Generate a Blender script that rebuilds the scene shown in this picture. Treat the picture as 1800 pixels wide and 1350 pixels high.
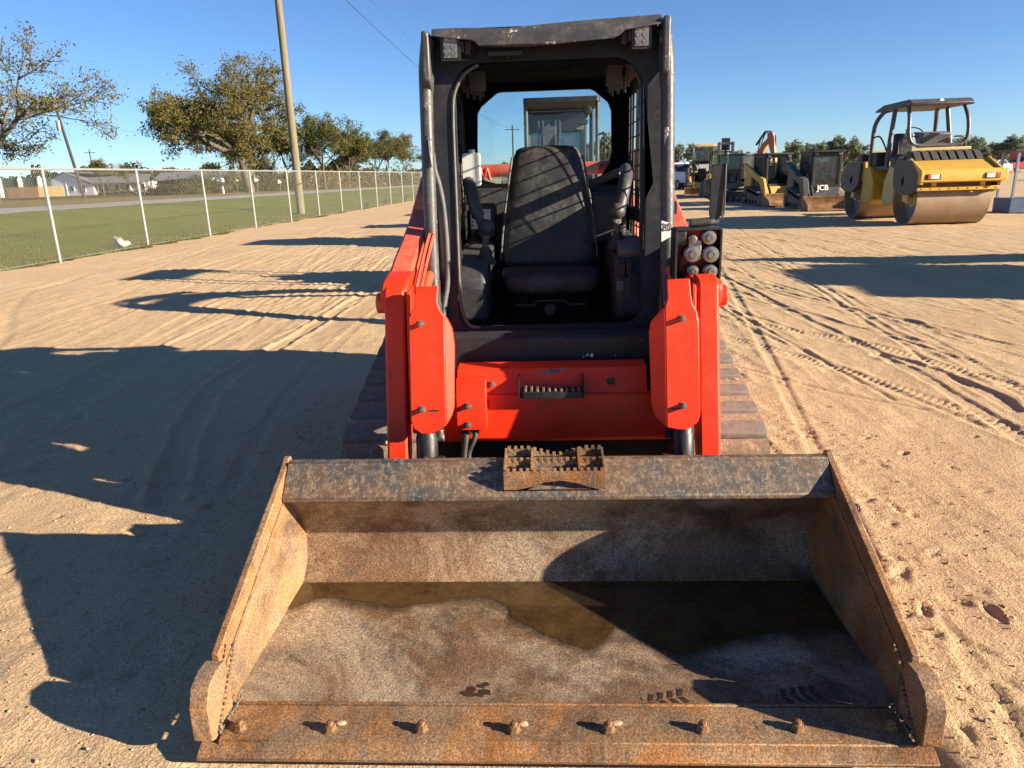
import bpy, math, random
import numpy as np
from mathutils import Vector, Matrix
from mathutils.geometry import tessellate_polygon

# ------------------------------------------------------------------ scene reset
for o in list(bpy.data.objects):
    bpy.data.objects.remove(o)
scene = bpy.context.scene
COL = scene.collection
R = math.radians
rng = random.Random(7)

# ------------------------------------------------------------------ camera
PITCH, ROLL, CAMH = 0.2797, -0.0315, 1.4547
cd = bpy.data.cameras.new('camera')
cd.sensor_fit = 'HORIZONTAL'; cd.sensor_width = 36.0
cd.lens = 1277.5 / 1800 * 36.0
cd.clip_start = 0.05; cd.clip_end = 6000
cam = bpy.data.objects.new('camera', cd); COL.objects.link(cam)
fw = Vector((0, math.cos(PITCH), -math.sin(PITCH))); rt = Vector((1, 0, 0)); up = Vector((0, math.sin(PITCH), math.cos(PITCH)))
cr = math.cos(ROLL) * rt + math.sin(ROLL) * up
cu = -math.sin(ROLL) * rt + math.cos(ROLL) * up
mw = Matrix((cr, cu, -fw)).transposed().to_4x4(); mw.translation = (0, 0, CAMH)
cam.matrix_world = mw
scene.camera = cam

# ------------------------------------------------------------------ sky, sun, exposure
SUN_EL, SUN_AZ = 18.4, 20.0         # the sun stands to the right, a little behind the camera
sdir = Vector((math.cos(R(SUN_AZ)) * math.cos(R(SUN_EL)), -math.sin(R(SUN_AZ)) * math.cos(R(SUN_EL)), math.sin(R(SUN_EL))))
world = bpy.data.worlds.new('World'); scene.world = world; world.use_nodes = True
wn = world.node_tree.nodes; wl = world.node_tree.links
bg = wn['Background']
sky = wn.new('ShaderNodeTexSky'); sky.sky_type = 'NISHITA'; sky.sun_disc = False
sky.sun_elevation = R(SUN_EL); sky.sun_rotation = math.atan2(sdir.x, sdir.y)
sky.altitude = 0; sky.air_density = 0.8; sky.dust_density = 0.0; sky.ozone_density = 2.5
wt = wn.new('ShaderNodeMix'); wt.data_type = 'RGBA'; wt.blend_type = 'MULTIPLY'; wt.inputs[0].default_value = 1.0
wt.inputs[7].default_value = (.69, .87, 1.13, 1)      # the camera's cool rendering of a clear winter sky
wl.new(sky.outputs[0], wt.inputs[6]); wl.new(wt.outputs[2], bg.inputs[0]); bg.inputs[1].default_value = 0.05
sl = bpy.data.lights.new('sun', 'SUN'); sl.energy = 5.0; sl.angle = R(0.5); sl.color = (1.0, 0.84, 0.65)
so = bpy.data.objects.new('sun', sl); COL.objects.link(so)
so.rotation_euler = sdir.to_track_quat('Z', 'Y').to_euler(); so.location = (20, -10, 20)
scene.view_settings.view_transform = 'Standard'
scene.view_settings.look = 'None'
scene.view_settings.exposure = 1.55
scene.view_settings.gamma = 1.0

# ------------------------------------------------------------------ mesh helpers
class MB:
    """collects shapes and links them as one mesh object"""
    def __init__(s):
        s.v = []; s.f = []
    def add(s, vs, fs):
        b = len(s.v); s.v.extend([tuple(p) for p in vs]); s.f.extend([tuple(b + i for i in f) for f in fs]); return s
    def bx(s, x0, x1, y0, y1, z0, z1):
        vs = [(x0,y0,z0),(x1,y0,z0),(x1,y1,z0),(x0,y1,z0),(x0,y0,z1),(x1,y0,z1),(x1,y1,z1),(x0,y1,z1)]
        return s.add(vs, [(3,2,1,0),(4,5,6,7),(0,1,5,4),(1,2,6,5),(2,3,7,6),(3,0,4,7)])
    def box(s, c, size, rot=(0,0,0)):
        m = Matrix.Rotation(rot[2],3,'Z') @ Matrix.Rotation(rot[1],3,'Y') @ Matrix.Rotation(rot[0],3,'X')
        hx, hy, hz = [a/2 for a in size]
        vs = [Vector(c) + m @ Vector((sx*hx, sy*hy, sz*hz)) for sz in (-1,1) for sx, sy in ((-1,-1),(1,-1),(1,1),(-1,1))]
        return s.add(vs, [(3,2,1,0),(4,5,6,7),(0,1,5,4),(1,2,6,5),(2,3,7,6),(3,0,4,7)])
    def cyl(s, p0, p1, r0, r1=None, n=16, cap=True):
        if r1 is None: r1 = r0
        p0, p1 = Vector(p0), Vector(p1); d = (p1-p0).normalized()
        a = d.orthogonal().normalized(); b = d.cross(a)
        vs = []
        for p, r in ((p0,r0),(p1,r1)):
            for i in range(n):
                t = 2*math.pi*i/n; vs.append(p + (a*math.cos(t)+b*math.sin(t))*r)
        fs = [(i,(i+1)%n,n+(i+1)%n,n+i) for i in range(n)]
        if cap: fs += [tuple(range(n-1,-1,-1)), tuple(range(n,2*n))]
        return s.add(vs, fs)
    def lathe(s, prof, p0, axis, n=24):
        """prof: list of (distance along the axis, radius)"""
        p0 = Vector(p0); d = Vector(axis).normalized(); a = d.orthogonal().normalized(); b = d.cross(a)
        vs = []; fs = []
        for h, r in prof:
            for i in range(n):
                t = 2*math.pi*i/n; vs.append(p0 + d*h + (a*math.cos(t)+b*math.sin(t))*max(r,1e-4))
        for k in range(len(prof)-1):
            for i in range(n):
                j = (i+1)%n; fs.append((k*n+i,k*n+j,(k+1)*n+j,(k+1)*n+i))
        fs.append(tuple(range(n-1,-1,-1))); fs.append(tuple((len(prof)-1)*n+i for i in range(n)))
        return s.add(vs, fs)
    def tube(s, pts, r, n=8, closed=False, cap=True, flat=None):
        """sweep a circle along pts; r may be a list"""
        pts = [Vector(p) for p in pts]; m = len(pts)
        rs = r if isinstance(r,(list,tuple)) else [r]*m
        vs = []; fs = []; prev = None
        for i,p in enumerate(pts):
            if closed: d = pts[(i+1)%m]-pts[i-1]
            else: d = pts[min(i+1,m-1)]-pts[max(i-1,0)]
            d.normalize()
            if prev is None: a = d.orthogonal().normalized()
            else:
                a = prev - d*prev.dot(d)
                a = a.normalized() if a.length > 1e-6 else d.orthogonal().normalized()
            prev = a; b = d.cross(a)
            for k in range(n):
                t = 2*math.pi*k/n; vs.append(p+(a*math.cos(t)+b*math.sin(t))*rs[i])
        for i in range(m if closed else m-1):
            j = (i+1)%m
            for k in range(n):
                l = (k+1)%n; fs.append((i*n+k,i*n+l,j*n+l,j*n+k))
        if not closed and cap: fs += [tuple(range(n-1,-1,-1)), tuple((m-1)*n+k for k in range(n))]
        return s.add(vs, fs)
    def prism(s, loops, ax, a, b, fn=None):
        """extrude a polygon (first loop) with holes (other loops) along axis ax from a to b"""
        if not isinstance(loops[0][0], (tuple,list)): loops = [loops]
        def P(u,v,w): return {'x':(w,u,v),'y':(u,w,v),'z':(u,v,w)}[ax]
        flat = [p for l in loops for p in l]; n = len(flat)
        tris = tessellate_polygon([[Vector((p[0],p[1],0)) for p in l] for l in loops])
        vs = [P(p[0],p[1],a) for p in flat]+[P(p[0],p[1],b) for p in flat]
        fs = [tuple(t) for t in tris]+[tuple(n+i for i in reversed(t)) for t in tris]
        o = 0
        for l in loops:
            k = len(l)
            for i in range(k):
                j = (i+1)%k; fs.append((o+i,o+j,n+o+j,n+o+i))
            o += k
        if fn: vs = [fn(*p) for p in vs]
        return s.add(vs, fs)
    def loft(s, secs, cap=True, closed=True):
        """join equal-length sections"""
        n = len(secs[0]); vs = [p for sec in secs for p in sec]; fs = []
        for k in range(len(secs)-1):
            for i in range(n if closed else n-1):
                j = (i+1)%n; fs.append((k*n+i,k*n+j,(k+1)*n+j,(k+1)*n+i))
        if cap and closed: fs += [tuple(range(n-1,-1,-1)), tuple((len(secs)-1)*n+i for i in range(n))]
        return s.add(vs, fs)
    def ico(s, c, r, sub=1, jit=0, sq=(1,1,1), rnd=rng):
        t = (1+5**.5)/2
        vs = [Vector(p).normalized() for p in ((-1,t,0),(1,t,0),(-1,-t,0),(1,-t,0),(0,-1,t),(0,1,t),(0,-1,-t),(0,1,-t),(t,0,-1),(t,0,1),(-t,0,-1),(-t,0,1))]
        fs = [(0,11,5),(0,5,1),(0,1,7),(0,7,10),(0,10,11),(1,5,9),(5,11,4),(11,10,2),(10,7,6),(7,1,8),(3,9,4),(3,4,2),(3,2,6),(3,6,8),(3,8,9),(4,9,5),(2,4,11),(6,2,10),(8,6,7),(9,8,1)]
        for _ in range(sub):
            mid = {}; nf = []
            def m(i,j):
                k = (min(i,j),max(i,j))
                if k not in mid: vs.append(((vs[i]+vs[j])/2).normalized()); mid[k] = len(vs)-1
                return mid[k]
            for a,b,c_ in fs:
                ab,bc,ca = m(a,b),m(b,c_),m(c_,a); nf += [(a,ab,ca),(b,bc,ab),(c_,ca,bc),(ab,bc,ca)]
            fs = nf
        out = []
        for p in vs:
            k = 1+rnd.uniform(-jit,jit); out.append((c[0]+p.x*r*sq[0]*k, c[1]+p.y*r*sq[1]*k, c[2]+p.z*r*sq[2]*k))
        return s.add(out, fs)
    def build(s, name, mat, parent=None, bevel=0, smooth=40, seg=2, fix=True):
        me = bpy.data.meshes.new(name); me.from_pydata(s.v, [], s.f); me.update()
        if fix:
            import bmesh
            bm = bmesh.new(); bm.from_mesh(me); bmesh.ops.recalc_face_normals(bm, faces=bm.faces); bm.to_mesh(me); bm.free()
        me.materials.append(mat)
        if smooth:
            me.shade_smooth(); me.set_sharp_from_angle(angle=R(smooth))
        o = bpy.data.objects.new(name, me); COL.objects.link(o)
        if parent is not None: o.parent = parent
        if bevel:
            b = o.modifiers.new('bevel','BEVEL'); b.width = bevel; b.segments = seg; b.limit_method = 'ANGLE'; b.angle_limit = R(40)
        return o

def rr(x0,x1,z0,z1,r,n=6):
    """rounded rectangle loop; r a number or four radii (x0z0, x1z0, x1z1, x0z1)"""
    rs = r if isinstance(r,(tuple,list)) else [r]*4
    pts = []
    for (cx,cz,sx,sz,a0),q in zip(((x0,z0,1,1,math.pi),(x1,z0,-1,1,1.5*math.pi),(x1,z1,-1,-1,0),(x0,z1,1,-1,.5*math.pi)),rs):
        if q <= 0: pts.append((cx,cz)); continue
        for i in range(n+1):
            t = a0+i/n*math.pi/2; pts.append((cx+sx*q+q*math.cos(t), cz+sz*q+q*math.sin(t)))
    return pts
def smooth_path(pts, k=6):
    """Catmull-Rom through pts"""
    P = [Vector(p) for p in pts]; out = []
    for i in range(len(P)-1):
        p0,p1,p2,p3 = P[max(i-1,0)],P[i],P[i+1],P[min(i+2,len(P)-1)]
        for j in range(k):
            t = j/k
            out.append(.5*((2*p1)+(p2-p0)*t+(2*p0-5*p1+4*p2-p3)*t*t+(3*p1-p0-3*p2+p3)*t**3))
    out.append(P[-1]); return out
def hull(pts):
    pts = sorted(set(pts)); 
    def half(ps):
        h = []
        for p in ps:
            while len(h)>1 and (h[-1][0]-h[-2][0])*(p[1]-h[-2][1])-(h[-1][1]-h[-2][1])*(p[0]-h[-2][0]) <= 0: h.pop()
            h.append(p)
        return h[:-1]
    return half(pts)+half(pts[::-1])
def tag(o, label=None, cat=None, group=None, kind=None):
    if label: o['label'] = label
    if cat: o['category'] = cat
    if group: o['group'] = group
    if kind: o['kind'] = kind
    return o
def empty(name, loc=(0,0,0), rz=0, label=None, cat=None, group=None):
    o = bpy.data.objects.new(name, None); COL.objects.link(o); o.location = loc; o.rotation_euler = (0,0,rz)
    o.empty_display_size = .2
    return tag(o, label, cat, group)
def copy_tree(o, parent=None):
    c = o.copy(); COL.objects.link(c); c.parent = parent
    for ch in list(o.children): copy_tree(ch, c)
    return c
def text_mesh(name, body, size, mat, parent, loc, rot=(R(90),0,0), extrude=.001, align='CENTER', bold=0):
    cu_ = bpy.data.curves.new(name,'FONT'); cu_.body = body; cu_.size = size; cu_.extrude = extrude; cu_.align_x = align; cu_.align_y = 'CENTER'; cu_.offset = bold
    t = bpy.data.objects.new(name+'_curve', cu_); COL.objects.link(t)
    dg = bpy.context.evaluated_depsgraph_get()
    me = bpy.data.meshes.new_from_object(t.evaluated_get(dg)); bpy.data.objects.remove(t)
    me.name = name; me.materials.clear(); me.materials.append(mat)
    o = bpy.data.objects.new(name, me); COL.objects.link(o); o.parent = parent; o.location = loc; o.rotation_euler = rot
    return o

# ------------------------------------------------------------------ materials
class NT:
    def __init__(s, name):
        s.m = bpy.data.materials.new(name); s.m.use_nodes = True; s.n = s.m.node_tree.nodes; s.l = s.m.node_tree.links
        s.b = s.n['Principled BSDF']; s.out = s.n['Material Output']
    def new(s, t, **kw):
        n = s.n.new(t)
        for k,v in kw.items():
            if k.startswith('i_'):
                key = k[2:]; n.inputs[int(key) if key.isdigit() else key.replace('_',' ')].default_value = v
            else: setattr(n,k,v)
        return n
    def link(s,a,b): s.l.new(a,b)
    def set(s, key, v):
        if hasattr(v,'is_output'): s.link(v, s.b.inputs[key])
        else: s.b.inputs[key].default_value = v
    def coord(s, kind='Object', scale=(1,1,1), rot=(0,0,0)):
        t = s.new('ShaderNodeTexCoord'); m = s.new('ShaderNodeMapping'); m.inputs['Scale'].default_value = scale; m.inputs['Rotation'].default_value = rot
        s.link(t.outputs[kind], m.inputs[0]); return m.outputs[0]
    def noise(s, co, scale, detail=4, rough=.6, dist=0):
        n = s.new('ShaderNodeTexNoise'); n.inputs['Scale'].default_value = scale; n.inputs['Detail'].default_value = detail
        n.inputs['Roughness'].default_value = rough; n.inputs['Distortion'].default_value = dist
        s.link(co, n.inputs['Vector']); return n.outputs['Fac']
    def ramp(s, f, a, b, ca=0., cb=1.):
        r = s.new('ShaderNodeMapRange'); r.inputs[1].default_value = a; r.inputs[2].default_value = b; r.inputs[3].default_value = ca; r.inputs[4].default_value = cb
        s.link(f, r.inputs[0]); return r.outputs[0]
    def mix(s, f, a, b, mode='MIX'):
        m = s.new('ShaderNodeMix', data_type='RGBA', blend_type=mode)
        for i,v in ((0,f),(6,a),(7,b)):
            if hasattr(v,'is_output'): s.link(v, m.inputs[i])
            else: m.inputs[i].default_value = v if i==0 else (*v[:3],1)
        return m.outputs[2]
    def math(s, op, a, b=0., clamp=False):
        m = s.new('ShaderNodeMath', operation=op); m.use_clamp = clamp
        for i,v in ((0,a),(1,b)):
            if hasattr(v,'is_output'): s.link(v, m.inputs[i])
            else: m.inputs[i].default_value = v
        return m.outputs[0]
    def sep(s, v):
        m = s.new('ShaderNodeSeparateXYZ'); s.link(v, m.inputs[0]); return m.outputs
    def speckle(s, c, n, lo=.62, hi=1.3):
        v = s.ramp(n,.40,.62,lo,hi); k = s.new('ShaderNodeCombineColor')
        for i in range(3): s.link(v, k.inputs[i])
        m = s.new('ShaderNodeVectorMath', operation='MULTIPLY'); s.link(c, m.inputs[0]); s.link(k.outputs[0], m.inputs[1]); return m.outputs[0]
    def bump(s, h, strength=.3, dist=.01, prev=None):
        b = s.new('ShaderNodeBump'); b.inputs['Strength'].default_value = strength; b.inputs['Distance'].default_value = dist
        s.link(h, b.inputs['Height'])
        if prev is not None: s.link(prev, b.inputs['Normal'])
        s.link(b.outputs[0], s.b.inputs['Normal']); return b.outputs[0]

SAND = (.47,.33,.195)
def paint(name, col, rough=.4, metal=0., dirt=.3, dirtcol=(.36,.25,.15), var=.2, scale=6., chips=0., chipcol=(.3,.28,.26), dust=.35, bump=.15, coat=0., bs=90., spec=.5):
    t = NT(name); co = t.coord()
    n1 = t.noise(co, scale, 5, .65); n2 = t.noise(co, scale*5, 5, .7); n3 = t.noise(co, bs, 3, .6)
    c = t.mix(t.ramp(n1,.3,.7,0,1), tuple(a*(1-var) for a in col), tuple(min(1,a*(1+var*.35)) for a in col))
    dm = t.math('MULTIPLY', t.ramp(n1,.42,.75), t.ramp(n2,.38,.68)); dm = t.math('MULTIPLY', dm, dirt*2, True)
    g = t.new('ShaderNodeNewGeometry'); nz = t.sep(g.outputs['Normal'])[2]
    du = t.math('MULTIPLY', t.ramp(nz,.35,1.0), t.math('MULTIPLY', t.ramp(n2,.3,.62), dust), True)
    dm = t.math('MAXIMUM', dm, du)
    c = t.mix(dm, c, dirtcol)
    if chips:
        sc_ = t.noise(t.coord(scale=(1,1,.12),rot=(.5,.7,.2)), scale*22, 3, .6); c = t.mix(t.math('MULTIPLY',t.ramp(sc_,.70,.74),chips*.45,True), c, chipcol)
        ch = t.math('MULTIPLY', t.ramp(t.noise(co, scale*3, 6, .75),.60,.64), t.ramp(t.noise(co,scale*.7,2),.45,.6))
        c = t.mix(t.math('MULTIPLY',ch,chips,True), c, chipcol)
    t.set('Base Color', c); t.set('Metallic', metal)
    t.set('Roughness', t.math('ADD', t.ramp(n2,.2,.8,rough-.07,rough+.1), t.math('MULTIPLY',dm,.35), True))
    t.set('Specular IOR Level', spec)
    if coat: t.set('Coat Weight', coat); t.set('Coat Roughness', .15)
    if bump: t.bump(n3, bump, .002)
    return t.m
def plain(name, col, rough=.5, metal=0., var=.15, scale=20.):
    t = NT(name); co = t.coord(); n = t.noise(co, scale, 3)
    t.set('Base Color', t.mix(t.ramp(n,.3,.7), tuple(a*(1-var) for a in col), tuple(min(1,a*(1+var)) for a in col)))
    t.set('Roughness', rough); t.set('Metallic', metal); return t.m
def glass(name, tint=(.75,.85,.85), rough=.02, dirt=.12, trans=.85):
    t = NT(name); co = t.coord(); n = t.noise(co, 7, 5, .7)
    tr = t.new('ShaderNodeBsdfTransparent'); tr.inputs[0].default_value = (*tint,1)
    gl = t.new('ShaderNodeBsdfGlossy'); gl.inputs['Roughness'].default_value = rough
    df = t.new('ShaderNodeBsdfDiffuse'); df.inputs[0].default_value = (.45,.42,.38,1)
    fr = t.new('ShaderNodeFresnel'); fr.inputs[0].default_value = 1.45
    m1 = t.new('ShaderNodeMixShader'); t.link(fr.outputs[0], m1.inputs[0]); t.link(tr.outputs[0], m1.inputs[1]); t.link(gl.outputs[0], m1.inputs[2])
    m2 = t.new('ShaderNodeMixShader'); t.link(t.ramp(n,.4,.8,dirt*.25,dirt), m2.inputs[0]); t.link(m1.outputs[0], m2.inputs[1]); t.link(df.outputs[0], m2.inputs[2])
    t.link(m2.outputs[0], t.out.inputs[0]); return t.m

M = {}
M['red'] = paint('red_paint', (.74,.036,.006), .42, dirt=.25, dirtcol=(.42,.055,.022), var=.24, scale=5, chips=.8, chipcol=(.13,.045,.03), dust=.25, bump=.25, spec=.35)
M['red_dusty'] = paint('faded_red_paint', (.64,.07,.03), .5, dirt=.3, dirtcol=(.42,.22,.13), var=.2, scale=5, chips=.4, chipcol=(.2,.16,.13), dust=.5)
M['cab'] = paint('charcoal_cab_paint', (.020,.021,.025), .45, dirt=.25, dirtcol=(.055,.055,.056), var=.3, scale=6, chips=.4, chipcol=(.12,.115,.11), dust=.4, spec=.35)
M['cab_worn'] = paint('worn_charcoal_paint', (.052,.052,.053), .45, dirt=.5, dirtcol=(.13,.125,.12), var=.4, scale=11, chips=1., chipcol=(.50,.44,.34), dust=.25)
M['black'] = paint('black_paint', (.014,.014,.016), .45, dirt=.2, dirtcol=(.07,.06,.05), var=.3, scale=7, dust=.25, chips=.3, chipcol=(.12,.1,.09))
M['plastic'] = paint('dark_grey_plastic', (.040,.043,.048), .5, dirt=.25, dirtcol=(.12,.11,.1), var=.2, scale=8, dust=.3, bump=.3, bs=260)
M['plastic_light'] = paint('mid_grey_plastic', (.12,.12,.12), .5, dirt=.2, dirtcol=(.25,.22,.18), var=.2, scale=8, dust=.3, bump=.3, bs=260)
M['vinyl'] = paint('black_seat_vinyl', (.022,.022,.023), .42, dirt=.5, dirtcol=(.13,.125,.105), var=.25, scale=9, dust=.2, bump=.6, bs=420)
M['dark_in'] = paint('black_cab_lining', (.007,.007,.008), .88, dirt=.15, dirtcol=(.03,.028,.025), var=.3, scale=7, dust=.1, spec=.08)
M['rubber'] = paint('dusty_track_rubber', (.13,.125,.12), .85, dirt=.5, dirtcol=(.27,.215,.155), var=.3, scale=9, dust=.75, bump=.4)
M['belt'] = paint('sand_caked_rubber', (.16,.125,.09), .9, dirt=.9, dirtcol=(.42,.30,.18), var=.4, scale=14, dust=.9, bump=.8)
M['hose'] = paint('black_hose_rubber', (.02,.02,.021), .55, dirt=.3, dirtcol=(.12,.1,.08), var=.3, scale=14, dust=.4)
M['strut'] = paint('grey_rubber_trim', (.075,.075,.077), .55, dirt=.3, dirtcol=(.25,.22,.18), var=.3, scale=14, dust=.3)
M['chrome'] = plain('polished_rod', (.75,.76,.78), .12, 1.)
M['zinc'] = paint('zinc_fitting', (.30,.29,.27), .36, metal=.85, dirt=.5, dirtcol=(.14,.11,.08), var=.25, scale=30, dust=.2)
M['bolt'] = paint('steel_bolt', (.22,.20,.19), .45, metal=.6, dirt=.4, dirtcol=(.2,.13,.08), var=.3, scale=40, dust=.3)
M['glass'] = glass('cab_glass', (.86,.94,.95), .02, .10)
M['glass_dark'] = glass('tinted_machine_glass', (.26,.38,.41), .03, .16)
M['lens'] = paint('led_lamp_lens', (.17,.155,.13), .25, dirt=.35, dirtcol=(.25,.19,.13), var=.2, scale=60, dust=.2)
M['white_plastic'] = paint('milky_white_plastic', (.62,.66,.62), .4, dirt=.12, dirtcol=(.45,.42,.35), var=.05, scale=9, dust=.1)
M['paper'] = plain('printed_paper', (.62,.62,.6), .7)
M['ink'] = plain('black_ink', (.015,.015,.015), .6)
M['white'] = plain('white_paint', (.78,.77,.74), .5)
M['clod'] = plain('sand_clod', (.43,.30,.175), .95, 0, .25, 30)
# ------------------------------------------------------------------ terrain
_tab = np.random.RandomState(3).rand(256,256)
def vnoise(x, y, seed=0):
    x = np.asarray(x)+seed*17.31; y = np.asarray(y)+seed*9.77
    xi = np.floor(x).astype(int); yi = np.floor(y).astype(int); fx = x-xi; fy = y-yi
    fx = fx*fx*(3-2*fx); fy = fy*fy*(3-2*fy)
    a = _tab[xi&255,yi&255]; b = _tab[(xi+1)&255,yi&255]; c = _tab[xi&255,(yi+1)&255]; d = _tab[(xi+1)&255,(yi+1)&255]
    return (a*(1-fx)+b*fx)*(1-fy)+(c*(1-fx)+d*fx)*fy-.5
def fbm(x, y, seed=0, o=4):
    s = 0; a = 1.
    for k in range(o): s = s+a*vnoise(x*2**k, y*2**k, seed+k*5); a *= .5
    return s
FX0, FY0, FDX, FDY, FH = -9.289, 15.277, .2641, 3.3093, 1.86
def fence_x(y): return FX0+.0798*(y-FY0)
def sstep(a, b, t): t = np.clip((t-a)/(b-a),0,1); return t*t*(3-2*t)
def left_z(x, y):
    d = fence_x(y)-x
    return np.clip(.62-.0039*(y-27),.08,.62)*sstep(.3,9.6,d)
def zleft(x, y): return float(left_z(np.array([x]),np.array([y]))[0])

def grid_mesh(name, X, Y, Z, mat):
    ny, nx = X.shape
    me = bpy.data.meshes.new(name)
    v = np.stack([X,Y,Z],-1).reshape(-1,3).astype(np.float32)
    idx = np.arange(nx*ny).reshape(ny,nx)
    f = np.stack([idx[:-1,:-1],idx[:-1,1:],idx[1:,1:],idx[1:,:-1]],-1).reshape(-1,4)
    me.vertices.add(len(v)); me.vertices.foreach_set('co', v.ravel())
    me.loops.add(f.size); me.loops.foreach_set('vertex_index', f.ravel().astype(np.int32))
    me.polygons.add(len(f)); me.polygons.foreach_set('loop_start', np.arange(0,f.size,4,dtype=np.int32)); me.polygons.foreach_set('loop_total', np.full(len(f),4,dtype=np.int32))
    me.update(calc_edges=True); me.shade_smooth(); me.materials.append(mat)
    o = bpy.data.objects.new(name, me); COL.objects.link(o); return o

def lane(H, X, Y, pts, width, depth, kind='groove', pitch=.09, berm=.5, wob=.0, seed=0):
    """press a wheel or track mark along pts into the height field H"""
    P = [(p.x,p.y) for p in smooth_path([(a,b,0) for a,b in pts], 5)]
    w = width/2; s0 = 0.
    best = np.full(X.shape, 9., np.float32); S = np.zeros(X.shape, np.float32); U = np.zeros(X.shape, np.float32)
    xs = X[0]; ys = Y[:,0]; m = w+.12
    for (ax,ay),(bx,by) in zip(P[:-1],P[1:]):
        L = math.hypot(bx-ax,by-ay)
        if L < 1e-6: continue
        i0,i1 = np.searchsorted(xs,[min(ax,bx)-m,max(ax,bx)+m]); j0,j1 = np.searchsorted(ys,[min(ay,by)-m,max(ay,by)+m])
        if i1>i0 and j1>j0:
            x = X[j0:j1,i0:i1]-ax; y = Y[j0:j1,i0:i1]-ay; dx,dy = (bx-ax)/L,(by-ay)/L
            s = x*dx+y*dy; u = x*-dy+y*dx; e = np.maximum(np.maximum(-s,s-L),0); dist = np.hypot(u,e)
            k = dist < best[j0:j1,i0:i1]
            best[j0:j1,i0:i1][k] = dist[k]; S[j0:j1,i0:i1][k] = (s+s0)[k]; U[j0:j1,i0:i1][k] = u[k]
        s0 += L
    k = best < m
    if not k.any(): return
    u = U[k]; s = S[k]; au = np.abs(u)
    if wob: au = au+vnoise(s*3,u*0+seed)*wob
    win = 1-sstep(w*.82,w,au)
    if kind == 'groove': pat = 1.
    elif kind == 'bar': pat = .25+.75*sstep(-.2,.5,np.sin(2*np.pi*s/pitch))
    elif kind == 'chev': pat = .2+.8*sstep(-.1,.45,np.sin(2*np.pi*(s/pitch+np.abs(u)/width*1.6)))
    else: pat = .3+.7*sstep(-.2,.3,np.sin(2*np.pi*(s/pitch+np.where(u>0,.5,0))))*sstep(.1*w,.25*w,np.abs(u))
    depth = depth*(.33 if seed < 40 else .50)
    fade = .75+.5*np.clip(vnoise(s*.5,u*0+seed*3.1)+.5,0,1)
    H[k] -= (depth*win*pat*fade).astype(np.float32)
    if berm: H[k] += (depth*berm*fade*np.exp(-((au-w-.02)/.03)**2)*(1+vnoise(s*9,u*9,seed))).astype(np.float32)

def axis(a0, a1, fine, lo, hi, grow, lim=22., grow2=1.10):
    out = [a0]; x = a0
    while x < a1: x += fine; out.append(x)
    d = fine; x = out[-1]; right = []
    while x < hi: d *= grow if x < lim else grow2; x += d; right.append(x)
    d = fine; x = a0; left = []
    while x > lo: d *= grow if x > -12 else grow2; x -= d; left.append(x)
    return np.array(left[::-1]+out+right)
_l = axis(-3.2,-.9,.021,-2500,-.95,1.0105); _l = _l[_l <= -.9]
_r = axis(.95,3.9,.0135,.93,2500,1.0085); _r = _r[_r >= .95]
xs = np.concatenate([_l, np.arange(_l[-1]+.045,.91,.045), _r])
ys = [-40.,-20,-8,-3,-1,0,.5,.8]; y = .95
while y < 3500: ys.append(y); y += max(.0145,.00050*y*y)
ys = np.array(ys)
X, Y = np.meshgrid(xs, ys); X = X.astype(np.float32); Y = Y.astype(np.float32)
near = 1-sstep(14,40,np.hypot(X,Y))
H = (fbm(X*.35,Y*.35,1,3)*.035+fbm(X*1.7,Y*1.7,2,3)*.011).astype(np.float32)
H += (fbm(X*7,Y*7,4,3)*.0075+np.maximum(fbm(X*13,Y*13,9,3),.12)*.010*sstep(-.1,.35,fbm(X*1.1,Y*1.1,11,2))).astype(np.float32)*near
mid = sstep(3.5,7,np.hypot(X,Y))*(1-sstep(60,120,np.hypot(X,Y)))
H += ((fbm(X*5.5+.6*Y,Y*.55,31,4)*.007+np.maximum(fbm(X*3.1,Y*1.2,33,4),0)*.009)*mid*sstep(-.35,.35,fbm(X*.25,Y*.12,35,2))).astype(np.float32)
rs = np.random.RandomState(11)
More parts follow.
